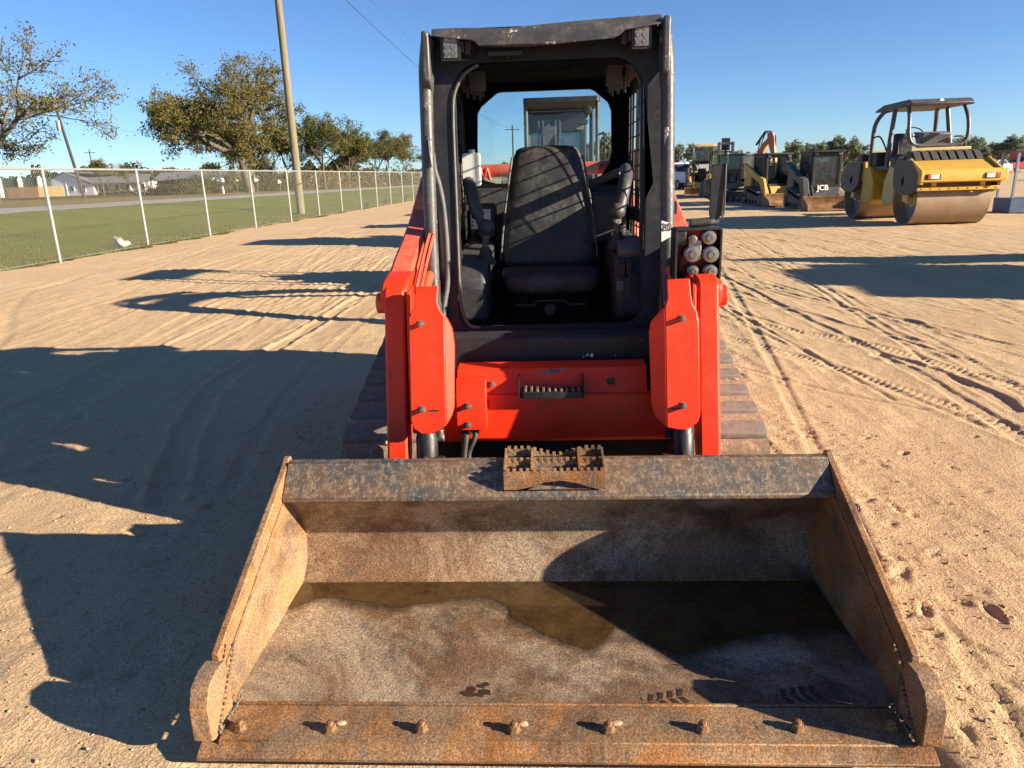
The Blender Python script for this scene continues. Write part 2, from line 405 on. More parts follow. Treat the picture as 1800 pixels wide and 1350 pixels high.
# marks seen one by one
LANES = [
 ([(3.0,13.0),(3.004,9.677),(2.952,7.079),(2.95,5.109),(2.80,3.686)],.10,.022,'groove',.1,.5),
 ([(1.6,8.3),(2.171,7.209),(2.931,6.054),(3.401,4.608),(3.7,3.2)],.20,.018,'chev',.056,.3),
 ([(1.5,7.4),(1.945,6.43),(2.387,5.342),(2.764,4.185),(2.95,2.9)],.20,.019,'chev',.056,.3),
 ([(3.25,11),(3.329,8.022),(3.384,5.989),(3.489,4.737),(3.6,3.3)],.24,.020,'bar',.055,.3),
 ([(3.9,12),(3.85,8.6),(3.80,6.2),(3.95,4.4)],.22,.020,'bar',.055,.3),
 ([(6.036,11.986),(5.8,9.5),(5.5,6.9),(5.1,4.9)],.30,.014,'chev',.11,.3),
 ([(5.388,17.129),(5.707,12.083),(4.876,6.758),(4.1,3.9)],.32,.020,'chev',.12,.4),
 ([(1.4,6.1),(1.719,5.426),(2.263,4.601),(2.952,3.953),(3.8,3.4)],.05,.012,'groove',.1,.7),
 ([(1.72,4.4),(1.765,3.87),(1.798,3.028),(1.843,2.338),(1.8,1.4)],.24,.009,'bar',.07,.3),
 ([(2.3,4.3),(2.25,3.3),(2.2,2.5),(2.1,1.6)],.24,.008,'bar',.07,.3),
 ([(3.0,5.5),(3.10,5.25),(3.136,4.925),(3.145,4.505),(3.12,4.35)],.12,.035,'groove',.1,.4),
 ([(-4.9,5.2),(-5.353,7.515),(-5.537,10.174),(-5.638,15.436),(-4.081,28.017),(-2,45)],.20,.016,'groove',.1,.9),
 ([(-2.6,3.6),(-3.259,5.358),(-3.662,8.179),(-3.41,10.258),(-2.513,16.965),(-1.2,30)],.34,.024,'split',.17,.4),
 ([(-1.75,3.4),(-2.05,4.4),(-2.248,5.567),(-2.114,7.034),(-1.94,9.702),(-1.761,11.053),(-1.3,18)],.16,.022,'groove',.1,1.3),
 ([(-1.45,3.5),(-1.62,5.0),(-1.60,7.0),(-1.5,9.5)],.10,.012,'groove',.1,.8),
 ([(-2.9,4.0),(-2.9,6.5),(-2.75,9.5),(-2.3,14)],.06,.012,'groove',.1,.9),
 ([(-3.9,4.6),(-4.3,7.4),(-4.4,10.0),(-4.2,14),(-3.3,22)],.32,.015,'chev',.12,.5),
 ([(-5.0,6.3),(-5.152,7.214),(-6.333,9.197),(-7.195,11.044),(-7.219,12.311),(-6.6,14)],.12,.020,'groove',.1,.6),
 ([(-5.6,6.3),(-5.75,7.3),(-6.8,9.3),(-7.6,11.0),(-7.7,12.6),(-7.2,14.5)],.10,.016,'groove',.1,.6),
 ([(-6.2,6.3),(-6.3,7.4),(-7.2,9.3),(-8.0,11.2),(-8.1,12.6)],.10,.016,'groove',.1,.6),
 ([(-5.2,10.4),(-4.9,10.9),(-4.95,11.8),(-5.3,12.6)],.10,.012,'groove',.1,.6),
 ([(-1.9,1.0),(-1.8,1.8),(-1.75,2.6),(-1.8,3.6)],.30,.010,'bar',.08,.4),
 ([(-1.35,1.0),(-1.30,1.8),(-1.32,2.6),(-1.4,3.6)],.26,.010,'bar',.08,.4),
 ([(1.06,.9),(1.22,1.35),(1.32,1.62),(1.40,2.0)],.05,.014,'groove',.1,.6),
 ([(1.25,.9),(1.42,1.35),(1.50,1.62)],.03,.010,'groove',.1,.5),
]
for i,(p,w,d,kd,pt,be) in enumerate(LANES): lane(H,X,Y,p,w,d,kd,pt,be,.03 if kd=='groove' else 0,i)
# many older, fainter passes of wheels and tracks
for i in range(270):
    right = i%5 != 0
    x0 = 1.3+26*rs.rand()**1.5 if right else rs.uniform(-7.5,-1.6)
    y0 = rs.uniform(2.6,9)+ (abs(x0)-1.5)*.55; L = rs.uniform(4,22)
    a = R(rs.uniform(-22,16) if right else rs.uniform(-9,9)); b = R(rs.uniform(-12,12))
    pts = [(x0+math.sin(a)*L*t+math.sin(b)*t*t*L*.3, y0+math.cos(a)*L*t) for t in (0,.33,.66,1)]
    kd = ['chev','bar','groove','groove','split'][i%5 if right else rs.randint(0,5)]
    w = rs.uniform(.13,.26) if kd != 'groove' else rs.uniform(.03,.09)
    lane(H,X,Y,pts,w,rs.uniform(.005,.013),kd,rs.uniform(.05,.085),.5,0,i+40)
# foot prints and dents
def dent(x,y,rx,ry,a,d):
    i0,i1 = np.searchsorted(xs,[x-.3,x+.3]); j0,j1 = np.searchsorted(ys,[y-.3,y+.3])
    if i1<=i0 or j1<=j0: return
    u = X[j0:j1,i0:i1]-x; v = Y[j0:j1,i0:i1]-y; c,s = math.cos(a),math.sin(a)
    q = np.sqrt(((u*c+v*s)/rx)**2+((-u*s+v*c)/ry)**2)+vnoise(X[j0:j1,i0:i1]*14,Y[j0:j1,i0:i1]*14,3)*.3
    q = q+fbm(X[j0:j1,i0:i1]*40,Y[j0:j1,i0:i1]*40,7,2)*.35
    H[j0:j1,i0:i1] += (-d*.8*(1-sstep(.1,1.15,q))+d*.3*np.exp(-((q-1.25)/.25)**2)).astype(np.float32)
DENTS = [(1.705,2.974),(1.734,2.885),(1.592,2.802),(1.514,2.959),(1.61,3.042),(1.626,2.54),(1.394,2.172),(1.531,2.224),(1.641,2.273),(1.35,2.02),(1.438,1.956),(1.426,1.808),(1.293,1.764),(1.375,1.678),(1.191,1.61),(1.608,2.15),(1.431,2.402),(1.464,2.528),(1.25,2.35),(1.33,2.62)]
for i,(x,y) in enumerate(DENTS): dent(x,y,rs.uniform(.016,.034),rs.uniform(.035,.075),rs.uniform(-1.2,1.2),rs.uniform(.008,.016))
for i in range(70):
    dent(rs.uniform(1.15,3.6),rs.uniform(1.2,4.8),rs.uniform(.01,.025),rs.uniform(.015,.05),rs.uniform(0,3),rs.uniform(.005,.014))
for i in range(60):
    dent(rs.uniform(-3.4,-.95),rs.uniform(1.3,4.6),rs.uniform(.015,.045),rs.uniform(.02,.07),rs.uniform(0,3),rs.uniform(.006,.018))
# loose sand pushed up beside the bucket, and flat under the machine
H += (.014*np.exp(-((X-1.10)/.07)**2)*np.exp(-((Y-1.85)/.55)**2)*(1+1.6*fbm(X*9,Y*9,21,3))).astype(np.float32)
Zg = H-.015
under = np.exp(-(np.maximum(np.abs(X-.15)-.85,0)/.12)**2)*sstep(1.35,1.5,Y)*(1-sstep(5.0,5.4,Y))
Zg = Zg*(1-under)+(-.035)*under
Zg = Zg-.03*np.exp(-(np.maximum(np.abs(X-.09)-.95,0)/.05)**2)*np.exp(-((Y-1.50)/.14)**2)
dleft = fence_x(Y)-X
Zg = np.where(dleft > .25, np.minimum(Zg,0)-.10*sstep(.25,1.5,dleft), Zg)
far = sstep(60,300,np.hypot(X,Y)); Zg = Zg*(1-far)-.15*far

def sand_material():
    t = NT('sandy_dirt'); co = t.coord()
    n1 = t.noise(co,.55,5,.6); n2 = t.noise(co,4.5,6,.65); n3 = t.noise(co,70,4,.7); n4 = t.noise(co,330,2,.6)
    c = t.mix(t.ramp(n1,.3,.7), (.53,.372,.205), (.61,.442,.255))
    c = t.mix(t.math('MULTIPLY',t.ramp(n2,.45,.75),.55), c, (.52,.345,.185))
    c = t.mix(t.math('MULTIPLY',t.ramp(n3,.52,.72),.6), c, (.70,.54,.35))
    c = t.mix(t.math('MULTIPLY',t.ramp(n3,.48,.30),.7), c, (.38,.26,.14))
    c = t.mix(t.math('MULTIPLY',t.ramp(n4,.60,.70),.5), c, (.74,.60,.42))
    c = t.speckle(c, t.noise(co,150,3,.7), .76, 1.18)
    t.set('Base Color', c); t.set('Roughness',.95); t.set('Specular IOR Level',.15)
    n5 = t.noise(t.coord(scale=(9,.9,1)),1.,6,.75); n6 = t.noise(co,16,6,.75)
    b = t.bump(n4,.6,.005); b = t.bump(n3,.75,.016,b); b = t.bump(n6,.32,.03,b); b = t.bump(n5,.2,.05,b); t.bump(n2,.2,.03,b)
    return t.m
M['sand'] = sand_material()
tag(grid_mesh('dirt_yard', X, Y, Zg.astype(np.float32), M['sand']), kind='structure')

# loose clods of sand
clods = MB()
for i in range(3200):
    if i%2: x = 1.12+abs(rs.normal(0,.45)); y = rs.uniform(1.15,4.2)
    else: x = -.98-abs(rs.normal(0,.8)); y = rs.uniform(1.2,5.0)
    if i < 240: x = rs.uniform(-.8,1.1); y = rs.uniform(1.36,1.49)
    j = np.searchsorted(ys,y); k = np.searchsorted(xs,x); r = abs(rs.normal(.0015,.0016))+.0018
    clods.ico((x,y,float(Zg[j,k])+r*.3), r, 0, .35, (1,1,.75))
tag(clods.build('sand_clods', M['clod'], smooth=60, fix=False), 'loose crumbs of dry sand scattered beside the bucket', 'sand', kind='stuff')

# ------------------------------------------------------------------ lawn, road
def lawn_material():
    t = NT('mown_grass'); co = t.coord()
    n1 = t.noise(co,.22,5,.6); n2 = t.noise(co,2.2,6,.7); n3 = t.noise(t.coord(scale=(1,1,.2)),42,4,.75)
    c = t.mix(t.ramp(n1,.35,.65), (.078,.112,.020), (.122,.148,.032))
    c = t.mix(t.math('MULTIPLY',t.ramp(n2,.45,.7),.7), c, (.165,.155,.05))
    c = t.mix(t.math('MULTIPLY',t.ramp(n3,.5,.7),.6), c, (.17,.205,.045))
    c = t.mix(t.math('MULTIPLY',t.ramp(n3,.45,.28),.7), c, (.035,.045,.012))
    xyz = t.sep(co); d = t.math('SUBTRACT', t.math('MULTIPLY',xyz[1],.0798), xyz[0])      # metres away from the fence
    c = t.mix(t.math('MULTIPLY',t.ramp(d,26.,31.),t.ramp(n2,.2,.6,.5,.9)), c, (.19,.135,.062))
    t.set('Base Color', c); t.set('Roughness',.9); t.set('Specular IOR Level',.1)
    t.bump(n3,.9,.05); return t.m
M['lawn'] = lawn_material()
yy = np.concatenate([np.arange(4,40,.12),np.arange(40,90,.6),90*1.03**np.arange(0,112)])
dd = np.concatenate([[-1.0],np.arange(-.05,1.2,.08),np.arange(1.2,10,.5),np.arange(10,40,2),40*1.12**np.arange(0,38)])
DD, YY = np.meshgrid(dd[::-1], yy)
edge = .10+fbm(YY*1.6,YY*0+3,5,4)*.55
XX = fence_x(YY)-np.where(DD<=0, DD+0*edge, DD)
ZZ = left_z(XX,YY)+.012+fbm(XX*1.5,YY*1.5,8,3)*.03*sstep(.2,1.5,DD)
ZZ = ZZ+np.where(DD<edge+.25, -.09*sstep(edge+.25,edge-.25,DD), 0)+.014*sstep(.1,.8,DD)
ZZ = np.where(DD<0,-.2,ZZ)
tag(grid_mesh('lawn', XX.astype(np.float32), YY.astype(np.float32), ZZ.astype(np.float32), M['lawn']), kind='structure')
def road_material():
    t = NT('pale_asphalt'); co = t.coord(); n1 = t.noise(co,.4,5,.6); n2 = t.noise(co,25,4,.7)
    c = t.mix(t.ramp(n1,.3,.7), (.19,.18,.165), (.25,.235,.215)); c = t.mix(t.math('MULTIPLY',t.ramp(n2,.45,.7),.4), c, (.31,.29,.26))
    t.set('Base Color', c); t.set('Roughness',.85); return t.m
M['road'] = road_material()
yy = np.concatenate([np.arange(4,60,1.),60*1.05**np.arange(0,75)])
DD, YY = np.meshgrid(np.array([18.6,17.5,14.8,12.2,11.,9.9]), yy)
XX = fence_x(YY)-DD; ZZ = left_z(XX,YY)+.055
ZZ[:,0] -= .10; ZZ[:,-1] -= .10
tag(grid_mesh('road', XX.astype(np.float32), YY.astype(np.float32), ZZ.astype(np.float32), M['road']), kind='structure')
M['line'] = plain('white_road_paint', (.62,.6,.55), .7)
for q in (10.75,):
    DD, YY = np.meshgrid(np.array([q+.07,q-.07]), yy); XX = fence_x(YY)-DD
    tag(grid_mesh('road_edge_line', XX.astype(np.float32), YY.astype(np.float32), (left_z(XX,YY)+.062-.05*0).astype(np.float32), M['line']), kind='structure')

# grass blades along the yard side of the lawn
gb = MB(); 
n = 52000
gy = 9+abs(rs.normal(0,1,n))*15; gd = .03+rs.exponential(1.9,n); gx = fence_x(gy)-gd-fbm(gy*1.6,gy*0+3,5,4)*.5*(gd<.6)
gz = left_z(gx,gy)-.005; gh = rs.uniform(.03,.085,n)*np.where(gd<.25,1.5,1); ga = rs.uniform(0,6.28,n); gw = rs.uniform(.004,.009,n)*(1+gy*.03); lx = rs.normal(0,.03,n); ly = rs.normal(0,.03,n)
V = np.zeros((n,3,3)); V[:,0] = np.stack([gx-np.cos(ga)*gw,gy-np.sin(ga)*gw,gz],-1); V[:,1] = np.stack([gx+np.cos(ga)*gw,gy+np.sin(ga)*gw,gz],-1); V[:,2] = np.stack([gx+lx,gy+ly,gz+gh],-1)
def tri_mesh(name, V, mat, smooth=False):
    V = V.astype(np.float32); k = V.shape[1]; me = bpy.data.meshes.new(name); me.vertices.add(V.shape[0]*k); me.vertices.foreach_set('co', V.ravel())
    me.loops.add(V.shape[0]*k); me.loops.foreach_set('vertex_index', np.arange(V.shape[0]*k,dtype=np.int32))
    me.polygons.add(V.shape[0]); me.polygons.foreach_set('loop_start', np.arange(0,V.shape[0]*k,k,dtype=np.int32)); me.polygons.foreach_set('loop_total', np.full(V.shape[0],k,dtype=np.int32))
    me.update(calc_edges=True); me.materials.append(mat); return me
def leaf_material(name, a, b, c, trans=.35, sc=.6):
    t = NT(name); co = t.coord(); g = t.new('ShaderNodeNewGeometry')
    n = t.noise(co,sc,3,.6); r = g.outputs['Random Per Island']
    col = t.mix(t.ramp(n,.35,.65), a, b); col = t.mix(t.ramp(r,.55,1.,0,.85), col, c)
    d = t.new('ShaderNodeBsdfDiffuse'); t.link(col, d.inputs[0]); tl = t.new('ShaderNodeBsdfTranslucent'); t.link(col, tl.inputs[0])
    m = t.new('ShaderNodeMixShader'); m.inputs[0].default_value = trans; t.link(d.outputs[0], m.inputs[1]); t.link(tl.outputs[0], m.inputs[2]); t.link(m.outputs[0], t.out.inputs[0]); return t.m
M['blade'] = leaf_material('grass_blades', (.085,.105,.03), (.13,.135,.045), (.22,.19,.08), .3, 1.5)
o = bpy.data.objects.new('grass_blades', tri_mesh('grass_blades', V, M['blade'])); COL.objects.link(o)
tag(o, 'short green grass blades growing behind the chain-link fence', 'grass', kind='stuff')
# ------------------------------------------------------------------ the red compact track loader
def rust_material(name, dark=.5, orange=.4, sandy=.45, seed=0., sc=1., streak=0., grey=0.):
    t = NT(name); co0 = t.coord(); 
    mp = t.new('ShaderNodeMapping'); mp.inputs['Location'].default_value = (seed,seed*.7,seed*1.3); t.link(co0, mp.inputs[0]); co = mp.outputs[0]
    n1 = t.noise(co,1.9*sc,6,.62,.4); n2 = t.noise(co,7*sc,6,.7,.3); n3 = t.noise(co,60*sc,4,.75); n4 = t.noise(co,240,3,.7)
    c = t.mix(t.ramp(n2,.3,.7), (.125,.068,.034), (.27,.160,.082))
    c = t.mix(t.math('MULTIPLY',t.ramp(n1,.48,.60),dark,True), c, (.050,.041,.039))
    n5 = t.noise(co,3.1*sc,6,.72,.6); n6 = t.noise(co,1.7*sc,8,.72,.5)
    c = t.mix(t.math('MULTIPLY',t.math('MULTIPLY',t.ramp(n5,.44,.58),t.ramp(n2,.2,.7,.3,1)),orange,True), c, (.36,.15,.038))
    c = t.mix(t.math('MULTIPLY',t.math('MULTIPLY',t.ramp(n6,.46,.60),t.ramp(n3,.25,.65,.4,1)),sandy,True), c, (.54,.415,.265))
    dr = t.noise(t.coord(scale=(70,3.5,8)),1.,5,.75); c = t.mix(t.math('MULTIPLY',t.ramp(dr,.56,.70),.35), c, (.44,.33,.21)); c = t.mix(t.math('MULTIPLY',t.ramp(dr,.42,.28),.45), c, (.06,.044,.033))
    if grey:
        hs_ = t.new('ShaderNodeHueSaturation'); hs_.inputs['Saturation'].default_value = 1-grey; hs_.inputs['Value'].default_value = .94; t.link(c, hs_.inputs['Color']); c = hs_.outputs[0]
    c = t.speckle(c, t.noise(co,170,3,.75), .50, 1.38)
    if streak:
        st = t.noise(t.coord(scale=(30,3,3)),1.,5,.7); c = t.mix(t.math('MULTIPLY',t.ramp(st,.5,.7),streak), c, (.33,.25,.17))
    t.set('Base Color', c); t.set('Metallic',.15); t.set('Roughness', t.ramp(n2,.3,.7,.48,.75)); t.set('Specular IOR Level',.35)
    b = t.bump(n4,.3,.0015); b = t.bump(n3,.5,.004,b); t.bump(n2,.12,.01,b); return t.m
M['rust_floor'] = rust_material('rusty_bucket_steel', 1., .34, .95, 0, grey=.09)
M['rust_side'] = rust_material('rusty_side_steel', .55, .95, .42, 3.1, 1.2)
M['rust_edge'] = rust_material('rusty_cutting_edge', .4, 1., .35, 5.3, 1.4, .2)
def strip_material():
    t = NT('worn_black_bucket_lip'); co = t.coord(); n1 = t.noise(co,5,6,.65); n2 = t.noise(co,34,8,.85,.15); n3 = t.noise(t.coord(scale=(1,.3,.3),rot=(0,0,.6)),120,4,.8,.3)
    c = t.mix(t.ramp(n1,.4,.6), (.036,.043,.050), (.10,.060,.038)); c = t.mix(t.math('MULTIPLY',t.ramp(n2,.48,.64),.75), c, (.33,.235,.14))
    c = t.mix(t.math('MULTIPLY',t.ramp(n3,.58,.66),.6), c, (.46,.36,.25)); t.set('Base Color',c); t.set('Roughness',.6); t.bump(n2,.3,.004); return t.m
M['strip'] = strip_material()
M['wet'] = NT('wet_brown_water').m
def wet():
    t = NT('standing_water'); co = t.coord(); n = t.noise(co,9,5,.7); n2 = t.noise(co,34,4,.7)
    c = t.mix(t.ramp(n,.3,.7), (.022,.013,.006), (.085,.049,.016)); c = t.mix(t.math('MULTIPLY',t.ramp(n2,.5,.7),.35), c, (.13,.078,.028))
    t.set('Base Color',c); t.set('Roughness',.05); t.set('Specular IOR Level',.5); t.bump(n2,.03,.002); return t.m
M['wet'] = wet()
M['damp'] = plain('damp_dark_mark', (.045,.022,.012), .6, 0, .4, 60)

YAW = -0.0526
K = empty('compact_track_loader', (.0885,1.5057,0), YAW,
          'red and black compact track loader with rusty bucket lowered onto the sand', 'track loader')
cl = lambda z: 1.76+(z-.75)*.145           # the cab front leans back a little

# --- bucket
BK = empty('bucket', (0,0,0)); BK.parent = K
inner = [(.165,.030),(.50,.028),(.80,.028),(.855,.040),(.895,.070),(.918,.115),(.925,.165),(.915,.215),(.885,.265),(.845,.315),(.800,.362),(.752,.398)]
inner = [(p.x,p.y) for p in smooth_path([(a,b,0) for a,b in inner],3)]
outer = [(.765,.412),(.82,.375),(.875,.32),(.925,.25),(.945,.17),(.935,.09),(.885,.03),(.83,.008),(.165,.008)]
MB().prism(inner+outer,'x',-.93,.93).build('shell', M['rust_floor'], BK, smooth=50)
MB().prism([(.735,.398),(.735,.414),(.828,.508),(.862,.508),(.862,.47),(.835,.47),(.765,.398)],'x',-.929,.929).build('top_lip', M['strip'], BK, .004)
side = [(.17,.010),(.17,.212),(.835,.503),(.852,.520),(.872,.518),(.885,.49),(.955,.33),(.965,.15),(.93,.05),(.87,.0),(.2,.0)]
for s in (-1,1):
    MB().prism(side,'x',s*.930,s*.952).build('side_plate', M['rust_side'], BK, .003)
    # reinforcing bar welded along the upper edge
    MB().prism([(.20,.165),(.20,.2085),(.835,.488),(.85,.45)],'x',s*.9515,s*.962).build('edge_bar', M['rust_side'], BK, .003)
    MB().prism([(.20,.150),(.20,.163),(.80,.425),(.80,.413)],'x',s*.929,s*.9255).build('weld_ridge', M['rust_edge'], BK, .001)
    w = [(.028,.050),(.030,.150),(.055,.196),(.100,.212),(.150,.208),(.168,.17),(.160,.048),(.05,.040)]
    MB().prism(w,'x',s*.906,s*.9570).build('wear_plate', M['rust_edge'], BK, .003)
    wl_ = MB()
    for i in range(34): wl_.ico((s*(.901+rng.uniform(-.003,.002)),.06+(i%17)*.009+rng.uniform(0,.004),(.05 if i<17 else .05+(i-17)*.0105)),rng.uniform(.003,.006),1,.3)
    tag(wl_.build('weld_bead', M['strip'], BK, smooth=60), kind='stuff')
MB().prism([(.040,.012),(.044,.040),(.172,.046),(.178,.040),(.178,.012)],'x',-.901,.901).build('base_edge', M['rust_edge'], BK, .003)
MB().prism([(.014,.0),(.012,.010),(.044,.027),(.070,.030),(.070,.0)],'x',-.950,.950).build('cutting_edge', M['rust_edge'], BK, .002)
MB().bx(-.9,.9,.1785,.190,.0285,.0455).build('weld_seam', M['rust_edge'], BK, .004)
bolt = None
for i,(x,y) in enumerate([(-.854,.084),(-.608,.082),(-.362,.084),(-.116,.084),(.133,.088),(.379,.091),(.624,.096),(.865,.10)]):
    if bolt is None:
        m = MB().lathe([(0,.020),(.003,.020),(.004,.0155),(.017,.0155),(.018,.010),(.026,.0095),(.028,.004)],(0,0,0),(0,0,1),6); bolt = m.build('bolt', M['rust_edge'], BK, .0012)
        b = bolt
    else: b = bolt.copy(); COL.objects.link(b)
    b.parent = BK; b.location = (x,y,.0435); b.rotation_euler = (0,0,rng.uniform(0,1))
    if i in (1,3,4): 
        MB().ico((x+.022,y+.02,.047),.009,2,.12,(1.7,1.,.5)).build('dried_mud_lump', M['clod'], BK, smooth=60)
# puddle with an irregular shore
shore = [(-.925,.672),(-.906,.684),(-.83,.735),(-.759,.737),(-.67,.708),(-.60,.690),(-.542,.673),(-.48,.70),(-.429,.707),(-.351,.728),(-.29,.742),(-.231,.735),(-.185,.705),(-.158,.682),(-.150,.64),(-.136,.615),(-.10,.575),(-.068,.551),(-.01,.505),(.04,.476),(.075,.455),(.11,.448),(.15,.49),(.201,.567),(.235,.56),(.262,.536),(.29,.48),(.321,.448),(.387,.426),(.46,.45),(.579,.506),(.70,.53),(.842,.551),(.905,.551),(.925,.55)]
shore = [(p.x+rng.uniform(-.003,.003),p.y+rng.uniform(-.005,.005)) for p in smooth_path([(a,b,0) for a,b in shore],5)]
back = [(.925,.872)]+[(.92-i*.046,.872+rng.uniform(-.004,.004)) for i in range(1,40)]+[(-.925,.872)]
MB().prism(shore+back,'z',.0265,.0304).build('puddle', M['wet'], BK, smooth=0)
def damp_margin():
    t = NT('damp_silt'); co = t.coord(); n = t.noise(co,22,5,.7); tr = t.new('ShaderNodeBsdfTransparent'); mx = t.new('ShaderNodeMixShader')
    t.set('Base Color',(.062,.038,.021,1)); t.set('Roughness',.35); at_ = t.new('ShaderNodeAttribute'); at_.attribute_name = 'wetness'; t.link(t.math('MULTIPLY', t.math('POWER', at_.outputs['Fac'], 1.4), t.ramp(n,.3,.65,1.0,.55)), mx.inputs[0]); t.link(tr.outputs[0],mx.inputs[1]); t.link(t.b.outputs[0],mx.inputs[2]); t.link(mx.outputs[0],t.out.inputs[0]); return t.m
mg = [(max(-.926,min(.926,x+rng.uniform(-.004,.004))),y-.045-.030*abs(math.sin(7*x))) for x,y in shore]
vs_ = [(x,y+.004,.0302) for x,y in shore]+[(x,y,.0302) for x,y in mg]; n_ = len(shore)
dm_ = MB().add(vs_,[(i,i+1,n_+i+1,n_+i) for i in range(n_-1)]).build('damp_margin', damp_margin(), BK, smooth=0)
ca_ = dm_.data.color_attributes.new('wetness','FLOAT_COLOR','POINT')
for i in range(2*n_): ca_.data[i].color = (1,1,1,1) if i < n_ else (0,0,0,1)
# wet boot prints
def boot(cx,cy,a,kind):
    m = MB()
    if kind:
        for i in range(4):
            for j in (-1,1):
                u = -.050+i*.029
                q = [(u,j*.002),(u+.014,j*.002),(u+.026,j*.026),(u+.012,j*.030)]
                q = [(cx+math.cos(a)*x-math.sin(a)*y,cy+math.sin(a)*x+math.cos(a)*y) for x,y in q]; m.prism(q,'z',.0295,.0308)
        for k in range(6):
            x,y = cx+rng.uniform(-.075,.075),cy+rng.uniform(-.035,.035); m.prism([(x,y),(x+.008,y+.002),(x+.005,y+.007)],'z',.0295,.0308)
    else:
        for k in range(9):
            r = rng.uniform(.009,.018); x,y = cx+rng.uniform(-.030,.030),cy+rng.uniform(-.028,.030)
            m.prism([(x+r*math.cos(t)*rng.uniform(.6,1.2),y+r*.8*math.sin(t)*rng.uniform(.6,1.2)) for t in [i*.785 for i in range(8)]],'z',.0295,.0304+.00012*k)
    tag(m.build('boot_print', M['damp'], BK, smooth=0), kind='stuff')
boot(-.232,.258,0,0); boot(.303,.222,.25,1); boot(.675,.243,.2,1)
# grip step on the lip
ST = MB()
ST.prism([[(-.160,.436),(.168,.436),(.168,.502),(-.160,.502)],[(-.085,.4365),(-.03,.462),(.03,.468),(.09,.456),(.13,.4368)]],'y',.742,.749)
for x in (-.166,.168): ST.prism([(.742,.436),(.742,.502),(.890,.528),(.890,.50),(.84,.50),(.80,.46)],'x',x,x+.006)
zr_ = lambda x: .528-.026*max(0,1-abs(x-.01)/.10)
ST.prism([(-.165,.50)]+[(.173,.50)]+[(x/100,zr_(x/100)) for x in range(17,-17,-2)],'y',.884,.890)
ST.prism([(-.160,.490),(.168,.490),(.168,.511),(-.160,.511)],'y',.815,.820)
for x in (-.075,.085): ST.prism([(.749,.47),(.749,.502),(.884,.526),(.884,.50)],'x',x,x+.006)
for i in range(15):
    x = -.158+i*.0225
    for y,z in ((.7455,.502),(.8175,.511),(.887,zr_(x))): ST.bx(x,x+.011,y-.004,y+.004,z-.006,z+.010)
for i in range(6):
    for x in (-.163,.171,-.072,.088): ST.bx(x-.0035,x+.0035,.758+i*.022,.768+i*.022,.498+i*.004,.515+i*.004)
ST.build('grip_step', M['rust_side'], BK, .0012)
MB().bx(-.6,.6,.95,1.02,.08,.44).bx(-.50,-.42,1.02,1.16,.1,.4).bx(.42,.50,1.02,1.16,.1,.4).build('coupler_plate', M['black'], BK, .008)

# --- tracks
def circ(c,r,n=28): return [(round(c[0]+r*math.cos(2*math.pi*i/n),4),round(c[1]+r*math.sin(2*math.pi*i/n),4)) for i in range(n)]
def belt_path(circles, step):
    h = hull([p for c,r in circles for p in circ(c,r)]); h.append(h[0])
    L = [0]
    for a,b in zip(h[:-1],h[1:]): L.append(L[-1]+math.dist(a,b))
    n = max(8,round(L[-1]/step)); out = []; k = 0
    for i in range(n):
        s = L[-1]*i/n
        while L[k+1] < s: k += 1
        f = (s-L[k])/(L[k+1]-L[k]); out.append((h[k][0]+(h[k+1][0]-h[k][0])*f, h[k][1]+(h[k+1][1]-h[k][1])*f))
    return out
def track(parent, x0, x1, circles, pitch=.10, lug=.022, wheels=True, mat=None, lugs=True, wheelmat=None, lug_name='lug', beltmat=None, lugw=.27):
    mat = mat or M['rubber']; path = belt_path(circles, pitch/2); n = len(path)
    T = MB(); secs = []
    cx = sum(p[0] for p in path)/n; cz = sum(p[1] for p in path)/n
    nor = []
    for i in range(n):
        a,b = path[i-1],path[(i+1)%n]; d = Vector((b[0]-a[0],b[1]-a[1])).normalized(); nor.append((d.y,-d.x))
    for i in range(n):
        y,z = path[i]; ny,nz = nor[i]; secs.append([(x0,y,z),(x1,y,z),(x1,y-ny*.03,z-nz*.03),(x0,y-ny*.03,z-nz*.03)])
    secs.append(secs[0]); T.loft(secs,cap=False)
    belt = T.build('track', beltmat or mat, parent)
    if lugs:
        w = x1-x0; first = None
        for i in range(0,n-n%2,2):
            y,z = path[i]; ny,nz = nor[i]
            if first is None:
                m = MB(); hw = pitch*lugw; xs_ = [-w/2+.004,w/2-.004]
                m.prism([(-hw,-.004),(hw,-.004),(hw*.8,lug),(-hw*.8,lug)],'x',xs_[0],xs_[1]); first = m.build(lug_name, mat, belt, .004); o = first
            else: o = first.copy(); COL.objects.link(o); o.parent = belt
            o.location = ((x0+x1)/2,y,z); o.rotation_euler = (math.atan2(-ny,nz),0,0)
    if wheels:
        for (c,r) in circles:
            q = max(.06,r-.055)
            MB().lathe([(0,q*.55),(.0,q),((x1-x0)*.35,q),((x1-x0)*.36,q*.3),((x1-x0)*.64,q*.3),((x1-x0)*.65,q),((x1-x0),q),((x1-x0),q*.55)],(x0,c[0],c[1]),(1,0,0),20).build('track_wheel', wheelmat or M['black'], belt)
        (ca,ra),(cb,rb) = circles[0],circles[-1]
        for i in range(1,5):
            y = ca[0]+(cb[0]-ca[0])*i/5; MB().cyl((x0+.06,y,.12),(x1-.06,y,.12),.085,n=18).build('track_wheel', wheelmat or M['black'], belt)
    return belt
KC = [((1.46,.235),.215),((2.95,.60),.20),((3.0,.215),.195)]
